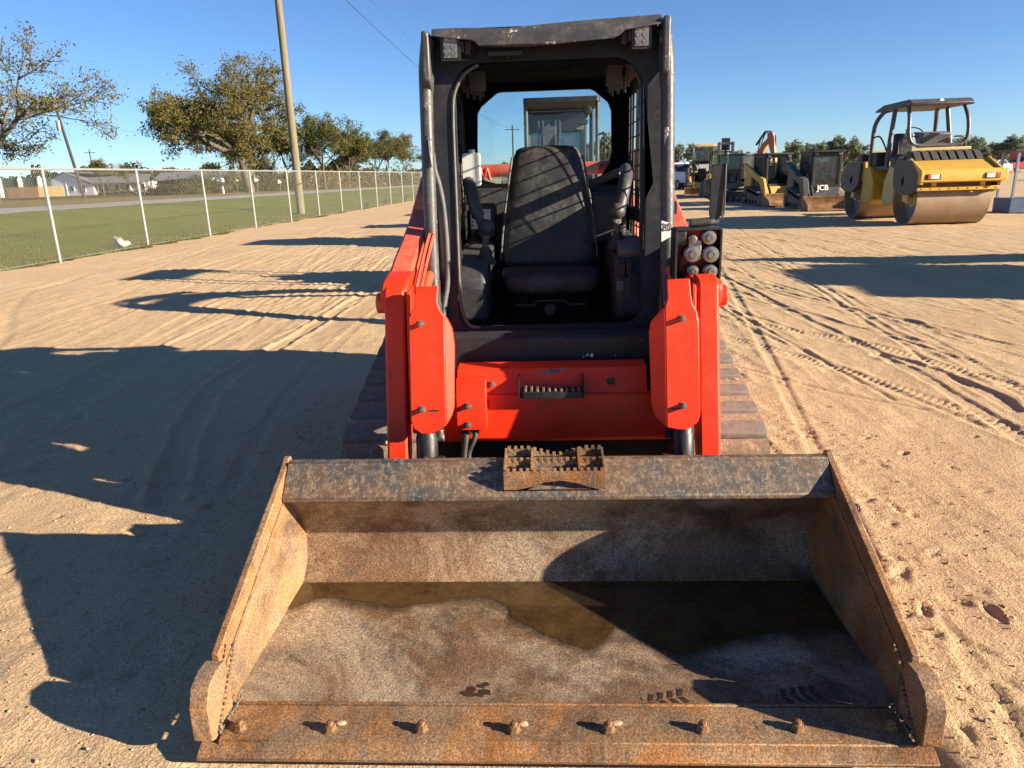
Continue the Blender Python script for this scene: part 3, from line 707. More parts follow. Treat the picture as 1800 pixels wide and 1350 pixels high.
for s in (-1,1):
    a,b = sorted((s*.545,s*.88)); tb = track(K,a,b,KC,.15,.015,beltmat=M['belt'],lugw=.31)
    MB().prism([(1.52,.16),(1.52,.30),(1.95,.42),(2.8,.62),(2.95,.5),(2.9,.16)],'x',s*.47,s*.60).build('undercarriage_frame', M['red_dusty'], K, .01)
    # sand caked between the lugs and on the frame end
    cl_ = MB()
    for i in range(40):
        u = rng.uniform(0,1); y = 1.32+u*.8; z = .405+u*.185+.02*math.sin(u*3)
        cl_.ico((s*rng.uniform(.66,.85),y,z),rng.uniform(.004,.010),1,.3,(1.6,1,.4))
    for i in range(10): cl_.ico((s*rng.uniform(.66,.70),1.36+rng.uniform(-.05,.1),.36+rng.uniform(-.02,.08)),rng.uniform(.005,.012),1,.35,(1,1,1.1))
    tag(cl_.build('caked_sand', M['clod'], K, smooth=60), kind='stuff')

# --- chassis
MB().bx(-.52,.52,1.66,3.55,.28,.735).build('chassis', M['black'], K, .02)
MB().prism([(3.30,.40),(3.30,1.10),(3.50,1.30),(3.80,1.28),(3.92,1.0),(3.92,.45)],'x',-.60,.60).build('engine_hood', M['red_dusty'], K, .03)
MB().prism([(1.362,.566),(1.410,.682),(1.50,.690),(1.50,.676),(1.420,.670),(1.374,.562)],'x',-.390,.394).build('front_shield', M['red'], K, .003)
MB().prism([(1.330,.396),(1.347,.585),(1.39,.585),(1.42,.40),(1.375,.372)],'x',-.452,.50).build('front_panel', M['red'], K, .010)
for s,x0,x1 in ((-1,-.54,-.455),(1,.503,.54)): MB().bx(x0,x1,1.37,1.9,.40,.72).build('frame_cheek', M['red_dusty'], K, .006)
MB().prism([(1.276,.460),(1.290,.600),(1.318,.664),(1.340,.668),(1.345,.46)],'x',-.386,-.264).build('hose_guard', M['red'], K, .003)
MB().prism([(1.585,.620),(1.592,.772),(1.612,.786),(1.70,.782),(1.80,.758),(1.80,.735),(1.63,.735),(1.62,.62)],'x',-.448,.456).build('front_skirt', M['cab'], K, .008)
MB().bx(-.448,.456,1.48,1.60,.61,.655).build('skirt_ledge', M['black'], K, .004)
MB().bx(-.49,.49,1.42,1.70,.28,.40).bx(-.52,.52,1.42,1.7,.10,.2).build('belly_plate', M['black'], K, .01)
def hexbolt(parent,x,y,z,r=.011,h=.012,mat=None,ax=(0,-1,0),name='bolt'):
    return MB().lathe([(0,r*1.45),(.002,r*1.45),(.0025,r),(h,r),(h+.001,r*.55)],(x,y,z),ax,6).build(name, mat or M['bolt'], parent)
for x,z,y in ((-.336,.562,1.284),(-.338,.484,1.277)): hexbolt(K,x,y,z,.010,.024)
hexbolt(K,-.243,1.385,.624,.010,.024); hexbolt(K,.246,1.384,.628,.013,.005,M['black'])
# worn step
MB().prism(rr(-.124,.130,0,.07,.018),'z',.588,.614,fn=lambda x,y,z:(x,1.285+y,z)).build('step_tread', M['black'], K, .003)
st = MB()
for i in range(10):
    x = -.110+i*.0240; st.bx(x,x+.012,1.290,1.352,.613,.625)
tag(st.build('step_teeth', M['strip'], K, .003), kind='stuff')
for x in (-.133,.127): MB().prism([(1.285,.583),(1.285,.614),(1.392,.664),(1.368,.583)],'x',x,x+.006).build('step_bracket', M['black'], K)
# remains of white lettering on the skirt, a rubbed bare patch above the step
m = MB()
for q in ([(.130,.715),(.138,.715),(.136,.722)],[(.143,.722),(.158,.724),(.152,.734),(.148,.728)],[(.164,.718),(.177,.718),(.177,.732),(.170,.734),(.164,.727)],[(.128,.727),(.132,.728),(.130,.732)],[(.27,.722),(.274,.722),(.273,.727)]):
    m.prism(q,'y',-.004,-.0015,fn=lambda x,y,z:(x+.01,1.5880+y,z-.036))
tag(m.build('worn_lettering', M['white'], K, smooth=0), kind='stuff')
m = MB()
for i in range(22):
    x = rng.gauss(.005,.05); z = .668+rng.uniform(-.008,.008); r = rng.uniform(.004,.012)
    m.prism([(x+r*1.6*math.cos(t)*rng.uniform(.5,1.2),z+r*.4*math.sin(t)*rng.uniform(.5,1.2)) for t in [k*.9 for k in range(7)]],'y',-.0022,-.0012-.00004*i,fn=lambda x,y,z:(x,1.362+(z-.566)*.414+y,z))
tag(m.build('rubbed_paint', M['bolt'], K, smooth=0), kind='stuff')
# hoses below the guard
for i,x in enumerate((-.350,-.312)):
    MB().tube(smooth_path([(x,1.33,.470),(x-.005,1.30,.42),(x-.012-.02*i,1.28,.35),(x-.01,1.25,.28),(x+.02,1.15,.22)]),.011 if i else .015,10).build('hose', M['hose'], K)
MB().bx(-.372,-.296,1.30,1.335,.435,.459).build('hose_clamp', M['black'], K, .004)
hexbolt(K,-.335,1.30,.447,.009,.01,M['zinc'])
MB().tube(smooth_path([(-.46,1.22,.28),(-.36,1.18,.33),(-.22,1.18,.33),(-.12,1.2,.28)]),.016,10).build('hose', M['hose'], K)

# --- lift arms
for s in (-1,1):
    A = empty('lift_arm', (0,0,0)); A.parent = K
    up_ = [(1.36,1.05),(1.45,1.075),(1.57,1.125),(1.78,1.19),(2.03,1.28),(2.41,1.46),(3.00,1.64),(3.70,1.60),(3.88,1.50),(3.80,1.40),(3.20,1.40),(2.70,1.24),(2.30,1.02),(1.90,.87),(1.62,.80),(1.47,.82)]
    if s > 0: up_[:7] = [(1.36,1.03),(1.62,1.035),(1.74,1.08),(1.86,1.14),(2.03,1.21),(2.41,1.345),(3.00,1.58)]
    MB().prism(up_,'x',s*.562,s*.660).build('boom', M['red_dusty'], A, .012)
    leg = [(1.318,1.045),(1.300,1.03),(1.268,.88),(1.133,.375),(1.10,.24),(1.02,.10),(1.08,.10),(1.20,.30),(1.30,.50),(1.40,.85),(1.45,1.02),(1.40,1.06)]
    MB().prism(leg,'x',s*.568,s*.650).build('lower_leg', M['red'], A, .010)
    MB().prism([(1.312,.955),(1.305,1.03),(1.34,1.062),(1.46,1.085),(1.58,1.10),(1.56,.95),(1.44,.90)] if s < 0 else [(1.312,.955),(1.303,1.015),(1.325,1.040),(1.60,1.042),(1.56,.95),(1.44,.90)],'x',s*.556,s*.668).build('elbow_block', M['red'], A, .014)
    MB().prism([(1.36,.62),(1.44,.93),(1.80,.90),(1.66,.72),(1.52,.60)],'x',s*.572,s*.646).build('gusset', M['red_dusty'], A, .006)  # plate added to stop sun passing between leg and boom
    MB().cyl((s*.655,1.37,.975),(s*.692,1.37,.975),.041,n=24).build('pivot_pin', M['red'] if s>0 else M['red_dusty'], A, .004)
    MB().cyl((s*.692,1.37,.975),(s*.697,1.37,.975),.018,n=12).build('grease_cap', M['bolt'], A)
    MB().prism([(1.19,.52),(1.30,1.03),(1.42,1.04),(1.34,.5)],'x',s*.546,s*.561).build('inner_plate', M['red'], A, .004)
    gy = lambda z: .267*(z-.4)
    if s < 0:
        g = [(-.514,1.053),(-.426,1.055),(-.432,.998),(-.424,.967),(-.405,.944),(-.405,.538),(-.455,.507),(-.504,.508),(-.53,.525),(-.543,.557),(-.543,.938),(-.534,.958),(-.52,.979),(-.519,1.021)]
        fd = [(-.405,.944),(-.396,.934),(-.379,.892),(-.372,.829),(-.377,.597),(-.386,.565),(-.405,.538)]; fx = -.405
    else:
        g = [(.441,1.058),(.528,1.06),(.532,.998),(.538,.967),(.554,.94),(.56,.894),(.56,.562),(.551,.538),(.519,.513),(.472,.51),(.434,.518),(.434,.96),(.443,.99)]
        fd = [(.434,.518),(.398,.544),(.386,.586),(.381,.856),(.388,.897),(.425,.949),(.434,.96)]; fx = .434
    MB().prism(g,'y',1.080,1.094,fn=lambda x,y,z:(x,y+gy(z),z)).prism(fd,'y',1.080,1.094,fn=lambda x,y,z:(x,y+gy(z)+abs(x-fx)*1.15,z)).build('cylinder_guard', M['red'], A, .004, smooth=30)
    bx0,bx1 = (-.543,-.531) if s<0 else (.548,.560)
    MB().prism([(1.135,.56),(1.22,.92),(1.32,.92),(1.24,.56)],'x',bx0,bx1).build('guard_flange', M['red'], A, .004)
    for z in (.917,.600): hexbolt(A,-.495 if s<0 else .497,1.080+gy(z),z,.010,.024)
    sx,sz = (-.452,.594) if s<0 else (.470,.588)
    MB().prism(rr(sx-.020,sx+.020,sz-.003,sz+.003,.0025),'y',1.0785,1.0795,fn=lambda x,y,z:(x,y+gy(z),z)).build('slot', M['damp'], A, smooth=0)
    c0 = -.495 if s<0 else .508
    MB().lathe([(0,.028),(0,.043),(.09,.043),(.095,.040),(.55,.040),(.55,.02)],(c0,1.165,.383),(0,.2,1),24).build('bucket_cylinder', M['black'], A)
    MB().bx(c0-.006,c0+.006,1.115,1.13,.378,.41).build('rod_notch', M['zinc'], A)
    MB().cyl((c0,1.168,.39),(c0,1.09,.05),.0195,n=20).build('cylinder_rod', M['chrome'], A)
    MB().cyl((c0,1.19,.462),(c0-s*.068,1.19,.462),.016,n=14).cyl((c0-s*.052,1.19,.457),(c0-s*.052,1.19,.498),.016,n=14).build('hose_fitting', M['zinc'] if s<0 else M['black'], A, .003)
    for k,(dx,rad) in enumerate(((.535,.010),(.516,.008)) if s < 0 else ()):
        MB().tube(smooth_path([(s*dx,1.38,1.02),(s*dx,1.52,1.09),(s*dx,1.70,1.17),(s*dx,1.9,1.24),(s*dx,2.25,1.36),(s*dx,2.7,1.5)]),rad,8).build('oil_pipe', M['red_dusty'], A)
    MB().cyl((s*.540,1.55,.95),(s*.540,2.15,1.16),.020,n=16).build('lift_rod_guard', M['red_dusty'], A)
MB().cyl((-.58,3.72,1.487),(.58,3.72,1.487),.043,n=24).build('cross_tube', M['red_dusty'], K)
MB().tube(smooth_path([(-.46,3.66,1.51),(-.43,3.66,1.45),(-.41,3.66,1.50),(-.39,3.67,1.43)]),.014,6).build('peeling_paint', M['red'], K)

# --- cab shell
C = empty('cab', (0,0,0)); C.parent = K
def sh(x,y,z): return (x,y+(z-.75)*.145,z)
door = rr(-.423,.436,.757,1.942,(.085,.085,.135,.13),8)
frame = [(-.500,.715),(-.508,.80),(-.517,1.0),(-.518,1.85),(-.500,2.062),(.500,2.062),(.518,1.88),(.518,1.0),(.512,.80),(.505,.715)]
MB().prism([frame,door],'y',1.825,1.85,fn=sh).build('door_frame', M['cab'], C, .004)
# inner return of the door opening
ins = rr(-.423,.436,.757,1.942,(.085,.085,.135,.13),8); inn = rr(-.412,.425,.768,1.931,(.08,.08,.125,.12),8)
MB().prism([ins,inn],'y',1.85,1.90,fn=sh).build('door_jamb', M['cab'], C)
for s in (-1,1):
    pts = [(s*.505,1.748,.72),(s*.520,1.75,.86),(s*.530,1.76,1.05),(s*.530,1.765,1.80),(s*.527,1.765,1.93),(s*.510,1.745,2.035)]
    pts = smooth_path([sh(*p) for p in pts],4)
    MB().tube(pts,.030,12).build('corner_post', M['cab_worn'], C)
    MB().prism([(1.70,.70),(1.72,.80),(1.78,1.0),(1.88,1.0),(1.88,.70)],'x',s*.50,s*.512).build('post_foot', M['cab'], C, .004)
    MB().cyl((s*.52,sh(0,1.728,1.62)[1],1.62),(s*.52,sh(0,1.742,1.62)[1],1.62),.011,n=12).bx(s*.52-.008,s*.52+.008,sh(0,1.737,1.58)[1],sh(0,1.75,1.58)[1],1.555,1.635).build('latch_stud', M['zinc'], C, .002)
    hexbolt(C,s*.500,1.742,.80,.010,.006)
    # side wall with two window openings, steel grid in front of the panes
    win = rr(2.05,3.08,1.255 if s > 0 else 1.305,1.885,.05,4); low = rr(2.15,3.0,.98,1.18,.04,4)
    wall = [(1.84,.72),(1.92,1.30),(2.03,2.03),(3.30,2.03),(3.34,1.4),(3.38,.72)]
    MB().prism([wall,win,low] if s > 0 else [wall,win],'x',s*.500,s*.522).build('side_wall', M['cab'], C, .004)
    g = MB()
    for z in [1.33+.078*i for i in range(8)]: g.cyl((s*.497,2.03,z),(s*.497,3.08,z),.0042,n=6)
    for y in [2.10+.12*i for i in range(9)]: g.cyl((s*.490,y,1.255),(s*.490,y,1.885),.0036,n=6)
    for z in (1.04,1.10,1.16) if s > 0 else (): g.cyl((s*.497,2.15,z),(s*.497,3.0,z),.0042,n=6)
    for y in [2.25+.12*i for i in range(7)] if s > 0 else []: g.cyl((s*.490,y,.98),(s*.490,y,1.20),.0036,n=6)
    g.build('window_grid', M['black'], C)
    MB().bx(s*.480,s*.500,2.60,2.635,1.25,1.89).build('window_mullion', M['black'], C)
    if s < 0: MB().prism(win,'x',s*.508,s*.512).build('window_pane', M['glass_dark'], C)
rw = [(-.43,1.46),(-.435,1.62),(-.425,1.83),(-.40,1.87),(-.30,1.945),(-.27,1.95),(.27,1.95),(.30,1.94),(.385,1.87),(.405,1.82),(.41,1.58),(.395,1.51),(.35,1.44),(.28,1.405),(-.32,1.405),(-.39,1.425)]
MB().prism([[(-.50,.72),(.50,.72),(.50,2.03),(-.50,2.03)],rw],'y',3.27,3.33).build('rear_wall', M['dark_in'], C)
MB().prism(rw,'y',3.296,3.302).build('rear_window', M['glass'], C)
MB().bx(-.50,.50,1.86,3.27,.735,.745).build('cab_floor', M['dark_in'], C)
# roof with the dented visor
MB().prism(rr(-.505,.505,1.99,3.36,.03),'z',2.035,2.062).build('roof', M['cab'], C, .008)
vt = [(-.485,2.066),(-.40,2.068),(-.30,2.064),(-.16,2.060),(-.02,2.068),(.12,2.076),(.30,2.084),(.42,2.089),(.495,2.092)]
vb = [(.495,2.050),(.42,2.040),(.34,2.030),(.315,2.010),(.29,1.999),(.08,1.987),(-.08,1.981),(-.19,1.984),(-.285,1.990),(-.30,2.006),(-.33,2.016),(-.44,2.028),(-.485,2.036)]
MB().prism(vt+vb,'y',1.865,1.877,fn=lambda x,y,z:(x,y+.55*(2.056-z)*0+.9*max(0,z-2.045)+.012*math.exp(-((x+.15)/.12)**2),z)).build('visor', M['cab_worn'], C, .004)
MB().prism([(1.90,2.066),(2.02,2.088),(3.30,2.080),(3.36,2.06),(1.92,2.060)],'x',-.49,.49).build('roof_skin', M['cab_worn'], C, .006)
for s,zt in ((-1,2.058),(1,2.080)):
    MB().prism([(1.86,1.86),(1.865,zt),(2.03,zt),(2.02,1.95),(1.93,1.80)],'x',s*.498,s*.530).build('visor_cheek', M['cab_worn'], C, .008)
# work lamps
for s,x,z in ((-1,-.408,1.992),(1,.410,2.010)):
    Lm = MB().prism(rr(x-.042,x+.042,z-.055,z+.055,.008),'y',1.885,1.925).build('work_lamp', M['black'], K, .003)
    MB().prism(rr(x-.029,x+.029,z-.043,z+.043,.003),'y',1.880,1.8845).build('lamp_lens', M['lens'], Lm)
    m = MB()
    for i in range(2):
        for j in range(3): m.lathe([(0,.011),(.0015,.011),(.0016,.008),(.0005,.003)],(x-.0135+.027*i,1.8798,z-.027+.027*j),(0,-1,0),12)
    m.build('led', M['zinc'], Lm)
    MB().bx(x-s*.045-.012,x-s*.045+.012,1.90,1.95,z-.02,z+.025).bx(x-s*.070-.012,x-s*.070+.012,1.92,1.96,z-.028,z+.03).cyl((x-s*.095,1.93,z),(x-s*.04,1.93,z),.006,n=8).build('lamp_bracket', M['black'], Lm, .002)
MB().bx(-.25,-.10,1.935,1.98,1.957,1.977).cyl((-.165,1.945,1.957),(-.165,1.945,1.947),.006,n=8).build('wiper_cover', M['black'], C, .004)
# door seal, partly hanging loose, and the grey harness tube on the left post
seal = [(-.30,1.826,1.932),(-.36,1.826,1.897),(-.408,1.826,1.82),(-.420,1.826,1.70),(-.418,1.826,1.3),(-.416,1.822,1.0),(-.412,1.815,.90),(-.395,1.80,.83),(-.365,1.78,.79),(-.32,1.765,.785)]
MB().tube(smooth_path([sh(a,b-.004,c) for a,b,c in seal],5),.0075,8).build('door_seal', M['strut'], C)
hz = [(-.512,1.765,1.56),(-.505,1.775,1.48),(-.490,1.790,1.42),(-.477,1.80,1.33),(-.468,1.80,1.2),(-.466,1.80,1.08),(-.470,1.80,.98),(-.484,1.79,.90),(-.492,1.775,.82)]
MB().tube(smooth_path([sh(*p) for p in hz],5),.013,10).build('harness_tube', M['strut'], C)
MB().tube(smooth_path([sh(-.522,1.73,1.62),sh(-.520,1.728,1.56),sh(-.512,1.728,1.50)],4),.005,6).build('cable', M['hose'], C)
# ceiling clutter: headliner, spring packs, hinge brackets
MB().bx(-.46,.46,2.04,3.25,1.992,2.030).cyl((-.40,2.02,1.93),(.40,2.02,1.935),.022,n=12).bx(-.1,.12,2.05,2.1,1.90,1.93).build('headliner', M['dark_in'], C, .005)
for s in (-1,1):
    m = MB()
    for i in range(7): m.tube([(s*(.40-.012*i),2.3+.04*i,1.93-.01*(i%3)),(s*(.40-.012*i),2.31+.04*i,1.85-.02*(i%2))],.008,6)
    m.bx(s*.33-.035,s*.33+.035,2.25,2.35,1.86,1.96).bx(s*.41-.03,s*.41+.03,2.2,2.7,1.90,1.97)
    m.build('hinge_springs', M['plastic'], C, .002)

# --- inside the cab
S = empty('seat', (0,0,0)); S.parent = K
def sec(w,y,z,d,k=16):
    """rounded slice of a cushion, w half width, d depth along y"""
    out = []
    for i in range(k):
        t = 2*math.pi*i/k; c,s_ = math.cos(t),math.sin(t)
        out.append((w*math.copysign(abs(c)**.45,c)-.0+.004, y+d*math.copysign(abs(s_)**.6,s_), z))
    return out
sb = MB().loft([sec(.262,2.66,.94,.055),sec(.272,2.655,.98,.065),sec(.268,2.68,1.08,.065),sec(.248,2.71,1.22,.06),sec(.218,2.74,1.40,.058),sec(.198,2.76,1.53,.052),sec(.180,2.768,1.585,.045),sec(.148,2.772,1.610,.03)])
o = sb.build('backrest', M['vinyl'], S, smooth=70)
sm = o.modifiers.new('sub','SUBSURF'); sm.levels = sm.render_levels = 1
MB().tube(smooth_path([(.274,2.62,1.00),(.262,2.65,1.15),(.228,2.68,1.38),(.200,2.71,1.55)],5),.006,6).build('piping', M['strut'], S)
MB().tube(smooth_path([(-.266,2.62,1.00),(-.252,2.65,1.15),(-.22,2.68,1.38),(-.192,2.71,1.55)],5),.006,6).build('piping', M['strut'], S)
def hs(w,y,z0,z1,k=20):
    out = []
    for i in range(k):
        t = 2*math.pi*i/k; c,s_ = math.cos(t),math.sin(t)
        out.append((w*math.copysign(abs(c)**.4,c)+.006, y, (z0+z1)/2+(z1-z0)/2*math.copysign(abs(s_)**.55,s_)+.02*abs(c)**4))
    return out
o = MB().loft([hs(.20,2.235,.875,.93),hs(.245,2.25,.85,.965),hs(.26,2.30,.84,.985),hs(.265,2.45,.84,.975),hs(.265,2.62,.85,.965),hs(.255,2.68,.86,.95)]).build('cushion', M['vinyl'], S, smooth=70)
sm = o.modifiers.new('sub','SUBSURF'); sm.levels = sm.render_levels = 1
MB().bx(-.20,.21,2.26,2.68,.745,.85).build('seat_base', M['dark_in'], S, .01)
MB().tube([(-.18,2.25,.80),(-.08,2.24,.80),(-.06,2.24,.822),(.08,2.24,.822),(.10,2.24,.80),(.19,2.25,.80)],.006,6).build('slide_lever', M['plastic'], S)
MB().lathe([(0,.030),(.012,.030),(.014,.024),(.016,.024)],(.005,2.255,.775),(0,-1,0),20).build('suspension_knob', M['plastic'], S)
# console pods
MB().prism([(2.06,.75),(2.04,.95),(2.10,1.03),(2.30,1.06),(3.0,1.10),(3.0,.75)],'x',-.490,-.305).build('left_console', M['plastic'], K, .03, seg=3)
MB().prism([(2.08,.75),(2.06,.92),(2.14,1.05),(2.34,1.09),(3.0,1.12),(3.0,.75)],'x',.325,.490).build('right_console', M['plastic'], K, .03, seg=3)
MB().lathe([(0,.058),(.006,.058),(.007,.048),(.003,.046),(.003,.03),(.006,.028)],(.435,2.058,.925),(0,-1,.1),28).build('speaker_ring', M['black'], K)
MB().bx(.335,.372,2.052,2.075,.96,1.03).bx(.377,.405,2.056,2.08,.965,1.035).build('switch_block', M['black'], K, .004)
MB().bx(.330,.365,2.045,2.07,.89,.945).build('indicator_panel', M['plastic_light'], K, .003)
MB().bx(-.42,-.30,2.80,2.95,1.10,1.30).bx(.25,.46,2.85,3.2,1.05,1.34).bx(-.48,.48,3.1,3.26,.8,1.38).build('rear_console', M['plastic'], K, .02)
m = MB().prism([(2.16,1.03),(2.13,1.08),(2.20,1.125),(2.40,1.135),(2.40,1.03)],'x',.345,.472); m.build('armrest_cap', M['plastic_light'], K, .02, seg=3)
def joystick(x,y,zb,lean):
    J = empty('joystick',(0,0,0)); J.parent = K
    MB().lathe([(0,.06),(.02,.05),(.04,.035),(.06,.03),(.085,.02)],(x,y,zb),(0,0,1),16).build('boot', M['hose'], J)
    MB().tube(smooth_path([(x,y,zb+.07),(x+lean*.2,y-.01,zb+.12),(x+lean*.5,y-.02,zb+.16)],4),[.016]*4+[.02]*5,10).build('shaft', M['plastic_light'], J)
    MB().ico((x+lean*.6,y-.025,zb+.185),.042,2,.04,(1,.95,1.0)).build('knob', M['plastic'], J, smooth=60)
joystick(-.322,2.25,1.02,.02); joystick(.352,2.26,1.08,-.01)
# lap bar arms with pads
for s in (-1,1):
    pts = [(s*.425,2.62,1.47),(s*.415,2.45,1.445),(s*.392,2.32,1.40),(s*.372,2.27,1.32),(s*.345,2.24,1.25),(s*.33,2.23,1.21)]
    MB().tube(smooth_path(pts,5),[.03]*6+[.033]*14+[.022]*6,12).build('lap_bar_arm', M['plastic'], K)
MB().tube(smooth_path([(.20,3.0,1.38),(.30,2.95,1.405),(.38,2.9,1.44),(.43,2.85,1.45)],4),.024,10).build('arm_support', M['plastic_light'], K)
# paper sign and small things on the left console
MB().bx(-.445,-.33,2.795,2.7975,1.16,1.27).build('paper_label', M['paper'], K)
m = MB()
for i in range(4): m.lathe([(0,.006),(.0006,.006)],(-.435,2.7945,1.18+.022*i),(0,-1,0),8)
m.build('printed_dot', M['ink'], K)
MB().tube(smooth_path([(-.47,2.2,1.30),(-.455,2.18,1.2),(-.435,2.16,1.10),(-.43,2.15,1.06)],4),.003,5).build('wire', M['paper'], K)
MB().bx(-.47,-.435,2.13,2.16,1.065,1.085).build('plug', M['white_plastic'], K, .004)
# plain jug hanging at the left
J = MB().prism(rr(-.432,-.343,1.405,1.57,.016,4),'y',2.36,2.44).build('washer_bottle', M['white_plastic'], K, .014, seg=3)
MB().cyl((-.385,2.40,1.57),(-.385,2.40,1.588),.018,n=14).build('cap', M['white_plastic'], J, .003)

# --- auxiliary hydraulic coupler block on the right
Q = empty('coupler_block',(-.001,-.115,.110)); Q.parent = K; Q.scale = (.923,)*3
MB().prism([rr(.553,.756,.985,1.212,.012,3),rr(.562,.747,.994,1.203,.006,3)],'y',1.735,1.86).build('coupler_box', M['cab'], Q, .002)
MB().bx(.562,.747,1.85,1.858,.995,1.202).build('box_back', M['red_dusty'], Q)
MB().bx(.60,.747,1.80,1.82,1.15,1.20).build('red_bracket', M['red'], Q, .003)
for x,z,r,l in ((.632,1.100,.036,.075),(.711,1.097,.036,.075),(.636,1.027,.024,.07),(.712,1.022,.031,.08),(.700,1.170,.031,.075),(.630,1.163,.020,.07)):
    MB().lathe([(0,r*.8),(.012,r),(.030,r),(.032,r*.86),(.042,r*.86),(.043,r*.95),(.054,r*.95),(.056,r*.55),(.066,r*.5),(.067,r*.3)],(x,1.79,z),(0,-1,0),22).cyl((x,1.79,z),(x,1.85,z),r*.9,n=16).build('hydraulic_coupler', M['zinc'], Q, smooth=25)
    MB().lathe([(0,r*.42),(.0012,r*.42),(.0013,r*.30),(.0004,r*.29)],(x,1.723,z),(0,-1,0),16).build('coupler_tip', M['bolt'], Q)
MB().bx(.612,.668,1.742,1.75,1.075,1.16).build('dust_cap_strap', M['zinc'], Q, .003)
MB().prism([(.700,1.475),(.755,1.478),(.757,1.28),(.752,1.262),(.740,1.252),(.703,1.250),(.696,1.27)],'y',1.752,1.760,fn=lambda x,y,z:(x,y-.09*(z-1.25)*.3,z)).build('raised_cover', M['cab'], Q, .004)
MB().tube([(.757,1.745,1.478),(.759,1.745,1.275),(.750,1.748,1.250),(.735,1.75,1.246)],.004,6).build('cover_rim', M['strut'], Q)
MB().cyl((.62,1.765,1.232),(.705,1.765,1.236),.019,n=16).build('hinge_tube', M['hose'], Q)
MB().cyl((.705,1.765,1.236),(.735,1.765,1.238),.017,n=12).cyl((.735,1.765,1.238),(.742,1.765,1.238),.010,n=10).build('hinge_nut', M['zinc'], Q)
MB().bx(.56,.60,1.74,1.78,1.14,1.20).tube(smooth_path([(.58,1.78,1.10),(.57,1.80,1.04),(.59,1.84,.98),(.56,1.9,.92)],4),.014,8).build('valve', M['black'], Q, .003)
MB().prism(rr(.565,.605,1.255,1.315,.008,3),'y',2.02,2.06).build('marker_lamp', M['black'], K, .004)
# inspection sticker on the right post
stk = MB().prism([(.500,1.150),(.540,1.172),(.552,1.210),(.536,1.232),(.500,1.242)],'y',1.728,1.7295,fn=lambda x,y,z:sh(x,y,z)).build('sticker', M['paper'], K)
text_mesh('sticker_number','20',.048,M['ink'],stk,(.521,sh(0,1.7255,1.212)[1],1.212),(R(90-8),0,0),.0004)
# ------------------------------------------------------------------ chain-link fence
M['galv'] = paint('galvanised_steel', (.33,.34,.33), .42, metal=.35, dirt=.2, dirtcol=(.4,.36,.3), var=.15, scale=5, dust=.2)
M['mesh_wire'] = plain('dull_galvanised_wire', (.34,.33,.27), .5, .2)
def fp(t, z=0., off=0.): return (FX0+FDX*t-off, FY0+FDY*t, z)
FN = empty('chain_link_fence', fp(0), 0, 'long galvanised chain-link fence between the dirt yard and the lawn', 'fence')
FN.location = (0,0,0)
T0,T1 = -2.6,34
post = None
for t in range(-2,35):
    x,y,z = fp(t)
    if post is None:
        m = MB().cyl((0,0,-.1),(0,0,FH+.01),.031,n=12); m.lathe([(0,.036),(.03,.036),(.055,.02),(.06,.002)],(0,0,FH-.02),(0,0,1),12); post = m.build('post', M['galv'], FN, smooth=50); o = post
    else: o = post.copy(); COL.objects.link(o)
    o.parent = FN; o.location = (x,y,zleft(x,y))
MB().tube([fp(t,FH,.0) for t in (T0,0,10,20,T1)],.024,10).build('top_rail', M['galv'], FN)
MB().tube([fp(t,.06,-.03) for t in (T0,0,10,20,T1)],.004,5).build('tension_wire', M['galv'], FN)
wm = []; step = .072/math.hypot(FDX,FDY); zb,zt_ = .03,FH+.03; dt = (zt_-zb)/math.hypot(FDX,FDY)*.92
ex = Vector((FDX,FDY,0)).normalized(); en = Vector((-ex.y,ex.x,0))
t = T0; tl = []
while t < T1:
    for sgn in (1,-1):
        a = Vector(fp(t if sgn>0 else t+dt, zb, -.034-.004*sgn)); b = Vector(fp(t+dt if sgn>0 else t, zt_, -.034-.004*sgn)); tl.append((a,b))
    t += step
r = .0009
V = np.zeros((len(tl)*3,4,3)); k = 0
for a,b in tl:
    d = (b-a).normalized(); p = d.cross(en).normalized()
    cs = [p*r,(-p*.5+en*.866)*r,(-p*.5-en*.866)*r]
    for i in range(3):
        c0,c1 = cs[i],cs[(i+1)%3]; V[k] = [a+c0,a+c1,b+c1,b+c0]; k += 1
o = bpy.data.objects.new('wire_mesh', tri_mesh('wire_mesh', V, M['mesh_wire'])); COL.objects.link(o); o.parent = FN; o['kind'] = 'stuff'

# ------------------------------------------------------------------ utility poles and wires
def wood(name, a, b):
    t = NT(name); co = t.coord(scale=(1,1,.06)); n = t.noise(co,22,5,.7); n2 = t.noise(t.coord(),3,4)
    t.set('Base Color', t.mix(t.ramp(n,.3,.7), a, b)); t.set('Roughness',.85); t.bump(n,.4,.01); return t.m
M['pole'] = wood('weathered_pole', (.11,.092,.055), (.22,.19,.12)); M['pole_dark'] = wood('dark_pole', (.025,.021,.018), (.05,.043,.036))
def pole(loc, h, r0, r1, mat, label, group=None, arm=False, lean=(0,0), box=False, name='utility_pole'):
    P = empty(name, loc, 0, label, 'utility pole', group)
    MB().tube([(lean[0]*z/h,lean[1]*z/h,z) for z in (-.3,h*.33,h*.66,h)],[r0,r0*.67+r1*.33,r0*.33+r1*.67,r1],16).build('shaft', mat, P)
    if arm:
        MB().bx(-1.2,1.2,-.06,.06,h-.75,h-.62).build('cross_arm', mat, P)
        for x in (-1.1,-.5,.5,1.1): MB().lathe([(0,.02),(.06,.05),(.10,.05),(.12,.02)],(x,0,h-.62),(0,0,1),8).build('insulator', M['white'], P)
    if box:
        MB().cyl((lean[0]*.8-.32,0,h*.78),(lean[0]*.8-.32,0,h*.78+1.0),.24,n=14).build('transformer', M['galv'], P, .02)
    return P
pz = zleft(-9.34,34.0)
